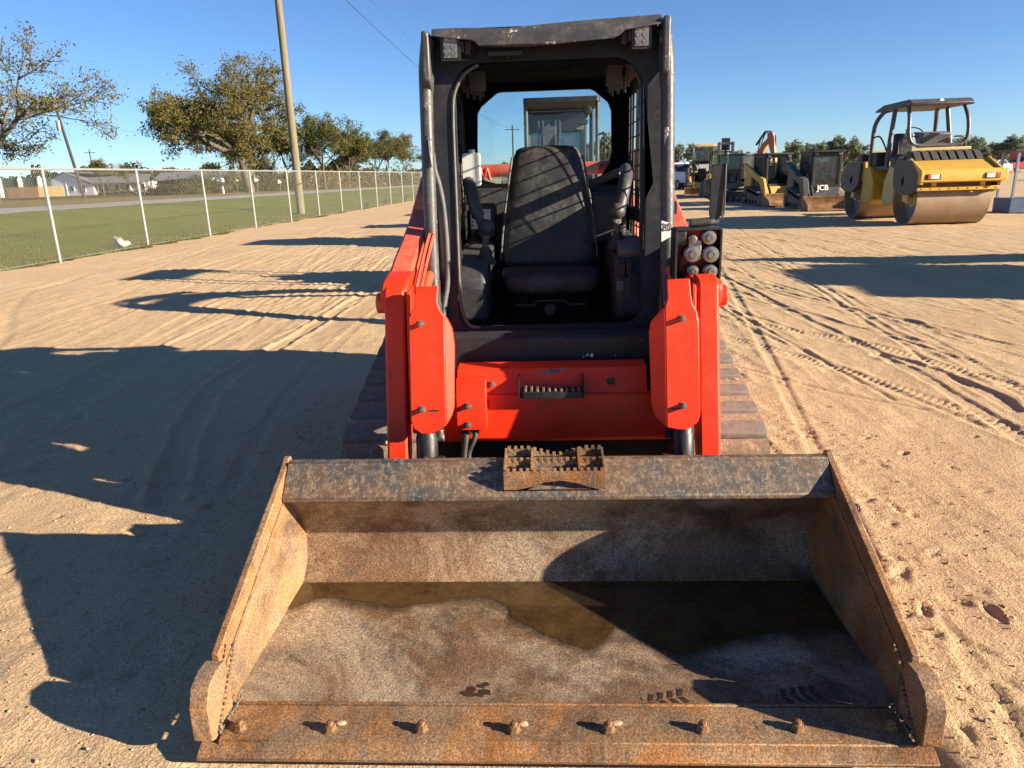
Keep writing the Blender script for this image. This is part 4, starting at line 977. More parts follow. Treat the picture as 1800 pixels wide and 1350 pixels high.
pole((-9.34,34.0,pz),12.5,.185,.135,M['pole'],'tall bare wooden utility pole standing just behind the chain-link fence')
P2 = (1.4,127.,0); pole((P2[0],P2[1],.0),9.4,.16,.11,M['pole_dark'],'distant utility pole with cross arm seen through the rear cab window',None,True)
pole((-43.6,78,zleft(-43.6,78)),8.6,.17,.12,M['pole_dark'],'dark leaning utility pole with transformer in front of the white house',None,False,(-1.15,0),True)
pole((-91,168,zleft(-91,168)),9.6,.14,.10,M['pole_dark'],'thin far pole with cross arm beyond the white house',None,True)
M['wire'] = plain('black_wire', (.02,.02,.025), .6)
def wire(a, b, sag, r, label):
    a,b = Vector(a),Vector(b); pts = [a.lerp(b,i/28)-Vector((0,0,sag*4*(i/28)*(1-i/28))) for i in range(29)]
    tag(MB().tube(pts,r,5).build('overhead_wire', M['wire'], smooth=0), label, 'wire', 'overhead wires')
wire((-9.34,34,11.6),(P2[0],P2[1],8.9),1.6,.016,'thickest dark overhead wire running down from the bare pole toward the cab roof')
wire((-9.0,34,12.3),(P2[0]+1.1,P2[1],8.9),1.0,.006,'faint upper overhead wire crossing the sky between pole and cab')
wire((-44.7,78,8.3),(-91,168,9.0),1.2,.008,'faint wire leading from the leaning dark pole to the far pole')
wire((-9.34,34,11.6),(-44,4,11),1.5,.012,'overhead wire leaving the bare pole to the left')
wire((-44.7,78,8.0),(-12,150,9.0),2.0,.008,'faint low wire from the leaning dark pole behind the broad tree')

# ------------------------------------------------------------------ trees
M['bark'] = wood('grey_bark', (.060,.052,.042), (.13,.112,.09))
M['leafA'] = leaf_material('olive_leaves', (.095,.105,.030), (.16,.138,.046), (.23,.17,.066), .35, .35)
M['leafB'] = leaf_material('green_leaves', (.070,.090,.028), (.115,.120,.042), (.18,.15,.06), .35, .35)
M['leafC'] = leaf_material('hazy_far_leaves', (.13,.165,.105), (.19,.22,.145), (.24,.25,.17), .3, .3)  # distance haze is put into these leaf colours
M['leafD'] = leaf_material('dark_shrub_leaves', (.030,.042,.016), (.055,.062,.024), (.085,.075,.035), .25, .6)
M['leafE'] = leaf_material('brown_shrub_leaves', (.12,.10,.045), (.15,.13,.06), (.20,.15,.07), .3, .6)
def tree_meshes(name, H, spread, seed, leafmat, nleaf=22000, leaf=.15, trunk=.24, lean=(0,0), depth=5, upw=.25, fork=4):
    r = random.Random(seed); wood_ = MB(); tips = []
    def grow(p, d, L, rad, lev):
        n = 4; pts = [p]; q = p; dd = d
        for i in range(n):
            dd = (dd+Vector((r.gauss(0,.13),r.gauss(0,.13),r.gauss(0,.10)+(upw*.10 if lev else 0)))).normalized(); q = q+dd*(L/n); pts.append(q)
        rads = [rad*(1-.42*i/n) for i in range(n+1)]
        if rad > .010: wood_.tube(pts, rads, 7 if lev<2 else (5 if lev<4 else 3), cap=False)
        if lev >= depth-2:
            for i in range(1,n+1): tips.append((pts[i],L,lev))
        if lev >= depth: return
        k = fork if lev == 0 else r.choice([2,3,3])
        ang0 = r.uniform(0,6.28)
        for i in range(k):
            a = ang0+i*6.283/k+r.uniform(-.5,.5); tilt = R(r.uniform(32,62) if lev==0 else r.uniform(22,58))
            ax = dd.orthogonal().normalized(); ax.rotate(Matrix.Rotation(a,3,dd)); nd = dd.copy(); nd.rotate(Matrix.Rotation(tilt,3,ax))
            nd = Vector((nd.x*spread,nd.y*spread,nd.z+upw*.5)).normalized()
            j = pts[-1] if (i or lev==0) else pts[-1]
            if lev and r.random() < .35: j = pts[2]
            grow(j, nd, L*r.uniform(.62,.86), rad*r.uniform(.48,.64), lev+1)
        if lev and lev < depth-1 and r.random() < .8: grow(pts[-1], dd, L*.7, rad*.55, lev+1)
    grow(Vector((0,0,-.3)), Vector((lean[0],lean[1],1)).normalized(), H*trunk+.3, H*.017, 0)
    zmax = max(t[0].z for t in tips); k = H/zmax*.97
    wood_.v = [(x*k,y*k,z*k) for x,y,z in wood_.v]
    me_w = wood_.build(name+'_trunk', M['bark'], None, smooth=60, fix=False); mw_ = me_w.data; bpy.data.objects.remove(me_w)
    rs_ = np.random.RandomState(seed); T = np.array([list(t[0]*k) for t in tips]); Lc = np.array([t[1]*k for t in tips])
    drop = rs_.rand(len(T)) > .14; T = T[drop]; Lc = Lc[drop]
    idx = rs_.randint(0,len(T),nleaf); c = T[idx]+rs_.normal(0,1,(nleaf,3))*np.array([.27,.27,.19])*Lc[idx][:,None]*1.0
    u = rs_.normal(0,1,(nleaf,3)); u /= np.linalg.norm(u,axis=1)[:,None]; w = rs_.normal(0,1,(nleaf,3)); w -= (w*u).sum(1)[:,None]*u; w /= np.linalg.norm(w,axis=1)[:,None]
    s = leaf*rs_.uniform(.6,1.5,nleaf)[:,None]; u = u*s; w = w*s*.5
    V = np.stack([c-u,c-w*.9+u*.1,c+u,c+w*.9+u*.1],1)
    return mw_, tri_mesh(name+'_crown', V, leafmat)
def place_tree(meshes, loc, s=1., rz=0, label='', group=None, sx=1., name='tree'):
    o = empty(name, loc, rz, label, 'tree', group); o.scale = (s*sx,s*sx,s)
    for nm,me in zip(('trunk','crown'),meshes):
        c = bpy.data.objects.new(nm, me); COL.objects.link(c); c.parent = o
    return o
tA = tree_meshes('pecan',15.5,1.30,21,M['leafA'],11500,.125,.16,(.03,0),5,.15,4)
tB = tree_meshes('oak',16.5,1.12,5,M['leafA'],38000,.15,.12,(.02,0),5,.08,5)
tC = tree_meshes('young',11,.9,8,M['leafB'],9000,.14,.24,(0,0),5,.35,3)
tD = tree_meshes('slim',11,.8,14,M['leafA'],7500,.15,.28,(.05,0),5,.4,3)
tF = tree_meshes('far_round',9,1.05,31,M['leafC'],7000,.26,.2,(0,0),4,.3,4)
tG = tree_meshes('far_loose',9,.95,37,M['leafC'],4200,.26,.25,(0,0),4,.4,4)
def zl(x,y): return zleft(x,y)
TL = [
 (tA,(-42.2,62),.90,.4,1.05,'wide thinly leaved pecan tree at the left edge of the picture'),
 (tB,(-31.2,92),.97,1.1,.92,'broad olive-brown tree with the tallest crown, left of the bare pole'),
 (tC,(-35.5,108),1.0,2.2,1.05,'tree whose crown shows right behind the bare utility pole'),
 (tD,(-33.5,116),.95,.3,1.0,'leafy tree next right of the bare utility pole'),
 (tC,(-27.0,112),1.02,4.0,1.05,'taller thin tree midway between the bare pole and the cab'),
 (tD,(-25.0,122),.82,2.0,1.15,'low brownish tree midway between pole and cab'),
 (tC,(-22.5,136),.92,1.0,1.05,'second tree left of the cab post'),
 (tD,(-19.5,150),.95,5.0,1.1,'tree beside the cab post, last of the roadside row'),
 (tC,(-45.,140),.95,3.2,1.2,'dim tree far behind the broad olive tree'),
 (tD,(-64,120),.55,.7,1.3,'small tree behind the white house roof'),
 (tD,(-38.5,126),1.0,2.9,1.3,'tree filling the gap behind the broad olive tree on its right'),
 (tC,(-30.0,130),.9,5.5,1.3,'dense tree behind the pole, next right of its shaft'),
 (tD,(-23.0,148),.85,3.6,1.5,'low wide tree behind the roadside row near the cab'),
 (tC,(-16.5,170),.8,.2,1.2,'small far tree directly behind the red arm'),
]
for me,(x,y),s,rz,sx,lab in TL: place_tree(me,(x,y,zl(x,y)),s,rz,lab,'trees along the road',sx)
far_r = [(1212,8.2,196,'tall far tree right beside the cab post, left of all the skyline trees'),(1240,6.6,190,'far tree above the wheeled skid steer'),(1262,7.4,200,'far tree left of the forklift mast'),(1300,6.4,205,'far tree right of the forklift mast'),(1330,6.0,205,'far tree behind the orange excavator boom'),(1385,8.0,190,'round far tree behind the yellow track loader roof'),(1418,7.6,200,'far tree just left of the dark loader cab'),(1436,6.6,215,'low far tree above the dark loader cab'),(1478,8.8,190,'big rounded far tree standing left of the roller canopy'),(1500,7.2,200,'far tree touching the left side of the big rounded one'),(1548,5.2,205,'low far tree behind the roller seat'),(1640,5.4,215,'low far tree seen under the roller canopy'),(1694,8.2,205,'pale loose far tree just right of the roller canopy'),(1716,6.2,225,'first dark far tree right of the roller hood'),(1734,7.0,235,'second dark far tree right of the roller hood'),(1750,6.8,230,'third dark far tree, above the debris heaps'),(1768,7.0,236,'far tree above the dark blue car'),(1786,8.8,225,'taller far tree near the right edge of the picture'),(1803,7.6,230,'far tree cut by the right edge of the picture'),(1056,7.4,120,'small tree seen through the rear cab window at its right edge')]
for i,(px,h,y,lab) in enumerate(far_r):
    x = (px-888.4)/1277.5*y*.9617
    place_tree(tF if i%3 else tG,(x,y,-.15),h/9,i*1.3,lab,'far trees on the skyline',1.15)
# darker woods edge at the far right and far left
def leaf_mass(name, n, fn, leaf, mat, seed):
    rs_ = np.random.RandomState(seed); c = fn(rs_,n)
    u = rs_.normal(0,1,(n,3)); u /= np.linalg.norm(u,axis=1)[:,None]; w = rs_.normal(0,1,(n,3)); w -= (w*u).sum(1)[:,None]*u; w /= np.linalg.norm(w,axis=1)[:,None]
    s = leaf*rs_.uniform(.6,1.5,n)[:,None]; u = u*s; w = w*s*.6
    return tri_mesh(name, np.stack([c-u,c-w,c+u,c+w],1), mat)
def woods(x0,x1,y,h,seed,n,mat):
    def fn(r,n):
        x = r.uniform(x0,x1,n); hh = h*(.62+.55*vnoise(x/7,x*0+seed)+.3*vnoise(x/2.5,x*0+seed+4)); z = r.uniform(0,1,n)**.8*np.maximum(hh,.3)
        return np.stack([x,y+r.normal(0,3,n),z-.2],-1)
    return fn
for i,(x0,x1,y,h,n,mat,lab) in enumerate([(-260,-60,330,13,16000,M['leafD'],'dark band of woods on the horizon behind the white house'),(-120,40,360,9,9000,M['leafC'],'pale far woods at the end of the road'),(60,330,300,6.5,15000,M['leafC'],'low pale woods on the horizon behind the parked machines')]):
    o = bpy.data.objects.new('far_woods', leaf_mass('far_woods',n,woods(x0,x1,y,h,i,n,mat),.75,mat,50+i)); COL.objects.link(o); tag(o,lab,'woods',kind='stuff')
# shrubs
def shrub(x,y,rx,rz,mat,n,lab,seed,ry=None,group='shrubs beyond the road'):
    ry = ry or rx; z0 = zl(x,y)
    def fn(r,n):
        d = r.normal(0,1,(n,3)); d /= np.linalg.norm(d,axis=1)[:,None]; q = r.uniform(.3,1,n)**.6*(1+.25*r.normal(0,1,n)); d *= q[:,None]
        return np.stack([d[:,0]*rx,d[:,1]*ry,np.abs(d[:,2])*rz],-1)
    P = empty('shrub',(x,y,z0-.05),0,lab,'shrub',group)
    o = bpy.data.objects.new('foliage', leaf_mass('shrub_foliage',n,fn,.16,mat,seed)); COL.objects.link(o); o.parent = P
    m = MB(); r_ = random.Random(seed)
    for i in range(5): m.tube([(0,0,-.1),(r_.uniform(-.3,.3)*rx,r_.uniform(-.3,.3)*ry,rz*.4),(r_.uniform(-.7,.7)*rx,r_.uniform(-.7,.7)*ry,rz*.8)],.03,4)
    m.build('stem', M['bark'], P)
def at_px(px,y): return (px-888.4)/1277.5*y*.9617
SH = [(318,92,4.2,1.5,M['leafD'],2600,'long dark shrub right of the white house'),(350,98,3.4,1.7,M['leafD'],2200,'dark shrub in front of the broad tree, left of its trunk'),(470,106,5.5,2.2,M['leafD'],2600,'dark shrub right of the broad tree trunk'),(535,112,3.4,2.7,M['leafE'],1800,'tan bushy shrub just right of the bare pole'),(580,120,4.2,2.9,M['leafE'],2000,'second tan shrub right of the bare pole'),(612,126,3.4,2.2,M['leafD'],1500,'dark shrub between the two pairs of tan shrubs'),(645,132,4.4,3.0,M['leafE'],2000,'third tan shrub right of the bare pole'),(690,146,5,3.2,M['leafD'],2000,'dark shrub nearest the cab post'),(395,112,6,2.4,M['leafD'],2400,'dark shrub behind the broad tree trunk'),(205,136,3.6,.9,M['leafD'],1200,'low shrub along the porch of the white house'),(720,160,5,3.2,M['leafE'],1500,'tan shrub behind the red arm')]
for i,(px,y,rx,rz,mat,n,lab) in enumerate(SH): shrub(at_px(px,y),y,rx,rz,mat,n,lab,70+i)
# weeds at the fence foot
for i,(t,h,lab) in enumerate([(7.35,.45,'dry weed tuft at the fence foot right of the bare pole'),(8.6,.5,'second dry weed tuft along the far fence foot'),(10.3,.75,'tall dry weed at the far end of the fence'),(.12,.10,'flat green weed patch at the foot of the nearest fence post')]):
    x,y,_ = fp(t,0,.05); rs_ = np.random.RandomState(i+5); n = 90
    a = rs_.uniform(0,6.28,n); q = rs_.uniform(.02,.25,n); hh = h*rs_.uniform(.4,1,n); V = np.zeros((n,3,3)); w = .012
    V[:,0] = np.stack([np.cos(a)*.04-w*np.sin(a),np.sin(a)*.04+w*np.cos(a),a*0],-1); V[:,1] = np.stack([np.cos(a)*.04+w*np.sin(a),np.sin(a)*.04-w*np.cos(a),a*0],-1); V[:,2] = np.stack([np.cos(a)*q,np.sin(a)*q,hh],-1)
    o = bpy.data.objects.new('weed', tri_mesh('weed',V,M['leafE'] if i<3 else M['blade'])); COL.objects.link(o); o.location = (x,y,0); tag(o,lab,'weed','weeds along the fence')

# plastic bag caught at the fence
M['bag'] = glass('thin_white_plastic', (.75,.78,.80), .25, 1.6)
m = MB().ico((0,0,0),.17,3,.0,(1.05,.5,.9)); r_ = random.Random(4)
m.v = [(x*(1+.35*math.sin(17*z+9*x)+.2*math.sin(41*x+31*z))+.05*z,y*(1+.6*math.sin(24*x+13*z)),max(z,-.12)*(1+.3*math.sin(21*x+3)+.12*math.sin(53*x))) for x,y,z in m.v]
o = m.build('plastic_bag', M['bag'], smooth=20); o.location = (-9.42,18.0,.13); tag(o,'crumpled whitish plastic bag lying against the fence between the two nearest posts','plastic bag')

# ------------------------------------------------------------------ house and roadside things
M['siding'] = plain('pale_siding', (.70,.70,.72), .6, 0, .06, 3); M['cream'] = plain('cream_siding', (.78,.73,.62), .6, 0, .05, 3)
M['roof'] = plain('grey_shingles', (.12,.13,.14), .85, 0, .15, 4); M['pane'] = plain('dark_window_pane', (.03,.035,.045), .15, 0, .2, 2)
M['plank_brown'] = wood('brown_fence_planks', (.16,.09,.055), (.25,.15,.09)); M['plank_yellow'] = wood('new_yellow_planks', (.45,.33,.14), (.58,.44,.20))
HY = 160.; hz_ = zl(-92,HY)
HO = empty('house', (at_px(163,HY),HY,hz_), R(0), 'low white house with grey gable roof beyond the road', 'house'); HO.rotation_euler = (0,0,R(-14))
gab = [(-10.2,0),(0,0),(0,2.5),(-6.6,4.75),(-10.2,3.4)]
MB().prism(gab,'y',0,.25).bx(-10.2,-9.95,.25,9,0,2.5).build('gable_wall', M['siding'], HO)
MB().bx(.02,.27,0,9,0,2.5).bx(.27,13,2.3,2.55,0,2.5).bx(12.8,13.05,2.55,9,0,2.4).build('front_wall', M['cream'], HO)
MB().prism([(-.6,2.30),(-6.6,4.72),(-10.7,3.2),(-10.7,3.38),(-6.6,4.92),(0.6,2.36),(.6,2.2)],'y',-.35,9.2).build('gable_roof', M['roof'], HO, .03)
MB().loft([[(-6.6,.3,4.9),(-6.6,9,4.9),(-6.4,9,4.7),(-6.4,.3,4.7)],[(9.5,4.4,3.9),(9.5,6.5,3.9),(9.5,6.5,3.7),(9.5,4.4,3.7)]]).add([(.2,-.3,2.4),(13.6,.9,2.35),(11.0,4.4,3.9),(-6.6,4.4,4.9),(0.2,-.3,2.25),(13.6,.9,2.2)],[(0,1,2,3),(4,5,1,0)]).build('main_roof', M['roof'], HO)
MB().bx(.3,13.5,.75,.95,2.1,2.36).build('porch_fascia', M['white'], HO)
for x in (.6,3.2,5.9,8.6,13.2): MB().bx(x-.12,x+.12,.78,1.02,0,2.1).build('porch_post', M['white'], HO)
MB().bx(-6.75,-6.45,-.06,-.005,0,4.6).build('corner_trim', M['white'], HO)
for x0,x1,z0,z1 in ((-9.0,-8.2,1.0,1.75),(-5.5,-4.7,1.0,2.0),(-2.9,-1.9,.75,2.1)):
    w = MB().bx(x0-.1,x1+.1,-.08,-.01,z0-.1,z1+.1).build('window', M['white'], HO); MB().bx(x0,x1,-.10,-.085,z0,(z0+z1)/2-.03).build('pane', M['pane'], w); MB().bx(x0,x1,-.10,-.085,(z0+z1)/2+.03,z1).build('pane', M['pane'], w)
for x0,x1 in ((1.4,2.4),(3.8,5.2),(6.4,7.8),(9.3,9.9),(10.4,11.0)):
    w = MB().bx(x0-.1,x1+.1,2.22,2.29,.7,2.05).build('window', M['white'], HO); MB().bx(x0,x1,2.19,2.215,.8,1.95).build('pane', M['pane'], w)
def plank_fence(xp0,xp1,y,h,n,mat,lab):
    x0,x1 = at_px(xp0,y),at_px(xp1,y); F = empty('plank_fence',((x0+x1)/2,y,zl(x0,y)),0,lab,'wooden fence','plank fences by the house')
    w = (x1-x0)/n
    for i in range(n): MB().bx(-(x1-x0)/2+i*w+.015,-(x1-x0)/2+(i+1)*w-.015,-.02,.02,0,h+.02*(i%3)).build('plank', mat, F)
    MB().bx(-(x1-x0)/2,(x1-x0)/2,.021,.06,h*.3,h*.36).bx(-(x1-x0)/2,(x1-x0)/2,.021,.06,h*.75,h*.81).build('rail', mat, F)
plank_fence(12,67,142,1.9,34,M['plank_brown'],'brown plank fence left of the white house')
plank_fence(67,113,143,1.9,28,M['plank_yellow'],'bright new yellow plank fence in front of the white house')
SHD = empty('green_shed',(at_px(30,170),170,zl(-110,170)),0,'dark green panel shed with white posts behind the brown plank fence','shed')
MB().bx(-3.4,5.6,0,4,0,4.1).build('panel_wall', plain('green_panel',(.03,.055,.04),.6), SHD)
for x in (-3.4,1.2,5.6): 
    p_ = MB().bx(x-.35,x+.35,-.5,-.01,0,4.0).build('pillar', M['cream'], SHD); MB().lathe([(0,.3),(.15,.36),(.3,.2),(.4,.02)],(x,-.25,4.0),(0,0,1),10).build('finial', M['white'], p_)
BH = empty('brick_house',(at_px(352,150),150,zl(-63,150)),R(-6),'low reddish brick house partly hidden by dark shrubs','house')
MB().bx(-9,9,0,6,0,2.5).build('wall', plain('red_brick',(.20,.085,.06),.85), BH); MB().prism([(-.6,2.4),(3,4.0),(6.6,2.4)],'x',-9.6,9.6).build('roof', M['roof'], BH)
for x in (-4.6,4.2): w = MB().bx(x-.8,x+.8,-.08,-.01,.7,2.0).build('window', M['white'], BH); MB().bx(x-.7,x+.7,-.10,-.085,.8,1.9).build('pane', M['pane'], w)
def post_sign(px,y,z,w,h,lab,mat,name='lawn_sign',cat='sign'):
    x = at_px(px,y); S_ = empty(name,(x,y,zl(x,y)),0,lab,cat,'small white things beyond the road')
    MB().bx(-.03,.03,-.03,.03,-.1,z).build('stake', M['pole'], S_)
    m = MB().prism([(-w/2,z-h/2),(-w*.15,z-h*.32),(w*.1,z-h/2),(w/2,z-h*.1),(w*.32,z+h*.22),(w*.08,z+h*.12),(-w*.05,z+h/2),(-w*.42,z+h*.38)],'y',-.06,-.045); m.build('board', mat, S_)
post_sign(416,88,1.5,.6,.5,'white cut-out lawn ornament right of the broad tree trunk',M['white']); post_sign(452,92,1.5,.55,.5,'white cut-out lawn ornament left of the bare pole',M['white']); post_sign(492,95,1.2,.5,.55,'white cut-out lawn ornament just left of the bare pole',M['white'])
MB_x = at_px(391,84); S_ = empty('marker_post',(MB_x,84,zl(MB_x,84)),0,'short white marker post on the verge left of the broad tree trunk','post'); MB().cyl((0,0,0),(0,0,.95),.11,n=10).build('shaft', M['white'], S_, .02)
MBx = at_px(383,100); S_ = empty('mailbox',(MBx,100,zl(MBx,100)),0,'white mailbox on a post below the broad tree','mailbox'); MB().bx(-.05,.05,-.05,.05,0,1.4).build('stake', M['pole_dark'], S_); MB().prism(rr(-.75,.75,1.4,1.95,(.02,.02,.25,.25)),'y',-.4,.4).build('box', M['white'], S_)
# rear of a yellow machine far along the fence
M['yellow'] = paint('yellow_paint', (.62,.36,.025), .45, dirt=.35, dirtcol=(.33,.24,.13), var=.2, scale=3, chips=.3, dust=.4)
YX,YZ = -7.3,60
# ------------------------------------------------------------------ tandem roller
M['drum'] = paint('dusty_steel_drum', (.30,.215,.135), .55, metal=.25, dirt=.5, dirtcol=(.34,.25,.165), var=.22, scale=2.5, dust=.4)
M['drum_end'] = paint('grey_drum_end', (.24,.235,.23), .5, metal=.3, dirt=.4, dirtcol=(.3,.23,.16), var=.2, scale=4, dust=.3)
M['dkgrey'] = paint('dark_grey_paint', (.045,.045,.047), .45, dirt=.4, dirtcol=(.16,.13,.1), var=.25, scale=4, dust=.5)
M['yellow_pale'] = paint('faded_yellow_paint', (.60,.46,.16), .5, dirt=.3, dirtcol=(.4,.3,.18), var=.15, scale=3, dust=.4)
M['red_lens'] = plain('red_lamp_lens', (.55,.06,.02), .3); M['clear_lens'] = plain('clear_lamp_lens', (.7,.68,.64), .3)
M['grey_lit'] = paint('grey_tube_paint', (.075,.073,.07), .4, dirt=.2, dirtcol=(.3,.25,.2), var=.2, scale=5, dust=.2)  # one even grey for tube frames and canopy posts
def roller(loc, rz, label, group):
    Rr = empty('tandem_roller', loc, rz, label, 'road roller', group); WB = 3.1
    for y0,s in ((0,1),(WB,-1)):
        D = MB().lathe([(.26,.06),(.26,.53),(0,.575),(0,.61),(1.68,.61),(1.68,.575),(1.42,.53),(1.42,.06)],(-.84,y0,.60),(1,0,0),56).build('drum', M['drum'], Rr, smooth=30)
        for sx in (-1,1):
            MB().lathe([(0,.17),(.08,.17),(.09,.11),(.20,.11)],(sx*.58,y0,.60),(sx,0,0),20).build('hub', M['yellow_pale'], D)
            MB().lathe([(0,.50),(.01,.525),(.012,.50)],(sx*.60,y0,.60),(sx,0,0),40).build('end_disc', M['drum_end'], D)
            MB().prism([(y0-.10,.55),(y0+.10,.55),(y0+.16,1.0),(y0-.16,1.0)],'x',sx*.80,sx*.86).build('fork_arm', M['yellow_pale'], Rr, .01)
            pl = [(y0-s*.72,.84),(y0-s*.72,1.20),(y0-s*.34,1.50),(y0+s*.44,1.56),(y0+s*.56,1.40),(y0+s*.50,.92),(y0+s*.16,.72),(y0-s*.38,.72)]
            hole = [(y0+s*.02,.90),(y0+s*.12,1.04),(y0+s*.02,1.18),(y0-s*.08,1.04)]
            MB().prism([pl,hole],'x',sx*.862,sx*.935).build('side_plate', M['dkgrey'], Rr, .006)
        # hood over the drum
        q = lambda L: [(y0+s*a,b) for a,b in L]
        MB().prism(q([(-.78,1.00),(-.80,1.22),(-.66,1.30),(-.20,1.50),(.62,1.52),(.70,1.28),(.55,1.0)]),'x',-.855,.855).build('hood', M['yellow'], Rr, .02)
        MB().prism(q([(-.86,1.02),(-.86,1.23),(-.805,1.30),(-.80,1.02)]),'x',-.93,1.0).build('bumper', M['yellow'], Rr, .01)
        for sx in (-1,1): MB().prism(q([(-.84,.96),(-.84,1.27),(-.20,1.56),(.0,1.52),(-.5,1.0)]),'x',sx*.86,sx*.93+.0).build('hood_cheek', M['yellow'], Rr, .012)
        MB().bx(-.93,.93,min(y0-s*.74,y0-s*.70),max(y0-s*.74,y0-s*.70),.82,.90).build('scraper_bar', M['yellow'], Rr, .006)
        for i in range(9): hexbolt(Rr,-.84+i*.21,y0-s*.74,.86,.012,.008,M['dkgrey'],(0,-s,0))
        for x in (-.55,.55): MB().bx(x-.05,x+.05,min(y0-s*.72,y0-s*.66),max(y0-s*.72,y0-s*.66),.90,1.02).build('scraper_hanger', M['yellow'], Rr, .005)
        yf = y0-s*.868
        for sx in (-1,1):
            MB().bx(sx*.66-.17,sx*.66+.17,min(yf,yf+s*.01),max(yf,yf+s*.01),1.075,1.195).build('lamp_recess', M['dkgrey'], Rr)
            MB().bx(sx*.62-.105,sx*.62+.085,min(yf-s*.02,yf),max(yf-s*.02,yf),1.085,1.185).build('head_lamp', M['clear_lens'], Rr, .008)
            a,b = sorted((sx*.62+sx*.092+(-.01 if sx<0 else .0),sx*.62+sx*.17)); MB().bx(a,b,min(yf-s*.02,yf),max(yf-s*.02,yf),1.085,1.185).build('turn_lamp', M['red_lens'], Rr, .008)
        for i in range(8):
            x = -.70+i*.20; MB().prism(q([(-.20,1.51),(.0,1.70),(.25,1.74),(.30,1.52)]),'x',x-.075,x+.075).build('vent_slat', M['dkgrey'], Rr, .006)
        MB().prism(q([(-.12,1.50),(.05,1.68),(.28,1.70),(.30,1.50)]),'x',-.80,.80).build('vent_box', M['black'], Rr)
        MB().bx(-.7,.7,min(y0+s*.25,y0+s*.6),max(y0+s*.25,y0+s*.6),1.70,1.80).build('hood_ledge', M['yellow_pale'], Rr, .01)
    # frame between the drums
    MB().prism([(.62,.48),(.62,1.35),(.95,1.40),(1.20,1.0),(1.25,.55),(1.1,.42)],'x',-.86,-.30).build('front_frame', M['yellow_pale'], Rr, .02)
    MB().prism([(.62,.48),(.62,1.35),(.95,1.40),(1.20,1.0),(1.25,.55),(1.1,.42)],'x',.30,.86).build('front_frame', M['yellow_pale'], Rr, .02)
    MB().prism([(2.48,.48),(2.48,1.35),(2.1,1.40),(1.85,1.0),(1.8,.55),(1.95,.42)],'x',-.86,.86).build('rear_frame', M['yellow'], Rr, .02)
    MB().bx(-.3,.3,1.0,2.0,.45,.95).cyl((0,1.5,.4),(0,1.5,1.3),.18,n=16).build('articulation_joint', M['black'], Rr, .02)
    MB().bx(-.78,.78,.75,2.35,1.30,1.40).build('platform', M['dkgrey'], Rr, .01)
    MB().bx(-.80,-.5,.8,1.1,1.38,1.62).bx(-.80,-.45,1.9,2.3,1.4,1.75).build('side_box', M['black'], Rr, .03)
    # roll-over frame
    for sx in (-1,1):
        MB().tube(smooth_path([(sx*.80,2.25,1.30),(sx*.80,2.25,2.0),(sx*.78,2.22,2.45),(sx*.68,2.05,2.72),(sx*.60,1.85,2.78)],5),.052,10).build('rear_post', M['grey_lit'], Rr)
        MB().tube([(sx*.78,1.30,1.35),(sx*.74,1.36,2.0),(sx*.64,1.46,2.80)],.055,10).build('middle_post', M['grey_lit'], Rr)
        MB().tube(smooth_path([(sx*.80,1.32,1.75),(sx*.82,1.75,2.12),(sx*.80,2.22,2.12)],5),.022,8).build('hand_rail', M['black'], Rr)
    MB().tube(smooth_path([(-.66,.72,2.78),(-.69,.55,2.5),(-.70,.47,2.15),(-.64,.45,1.95),(-.45,.46,1.86),(0,.47,1.85),(.45,.46,1.86),(.64,.45,1.95),(.70,.47,2.15),(.69,.55,2.5),(.66,.72,2.78)],5),.045,10).build('front_hoop', M['grey_lit'], Rr)
    MB().prism([(.42,2.77),(.40,2.83),(.60,2.93),(1.95,2.91),(2.42,2.80),(2.42,2.76)],'x',-.74,.74).build('canopy', M['dkgrey'], Rr, .02)
    MB().lathe([(0,.055),(.006,.05)],(.0,.49,2.872),(0,-1,.45),16).build('emblem_disc', M['white'], Rr)
    st_ = MB().bx(-.45,.05,1.75,1.88,1.6,2.20).bx(-.45,.05,1.35,1.8,1.55,1.68).build('operator_seat', M['vinyl'], Rr, .05)
    MB().prism([(.75,1.4),(.80,1.9),(.70,2.14),(1.10,2.20),(1.16,2.10),(1.02,1.9),(1.0,1.4)],'x',-.25,.45).build('console', M['plastic_light'], Rr, .03)
    MB().tube([(-.25+.2*math.cos(t),1.15+.2*math.sin(t)*.8,2.20+.12*math.sin(t)) for t in [i*.4488 for i in range(14)]],.014,6,closed=True).cyl((-.25,1.15,2.20),(-.15,1.0,1.9),.02,n=8).build('steering_wheel', M['black'], Rr)
    MB().tube(smooth_path([(-.8,.72,1.55),(-.8,.72,1.95),(-.7,.7,2.05),(-.5,.7,2.05)],4),.02,8).tube(smooth_path([(.8,.72,1.55),(.8,.72,1.95),(.7,.7,2.05),(.5,.7,2.05)],4),.02,8).build('front_rail', M['black'], Rr)
    return Rr
roller((10.50,18.05,-.01), R(-3), 'big yellow tandem drum roller with open canopy on the right of the yard', None)

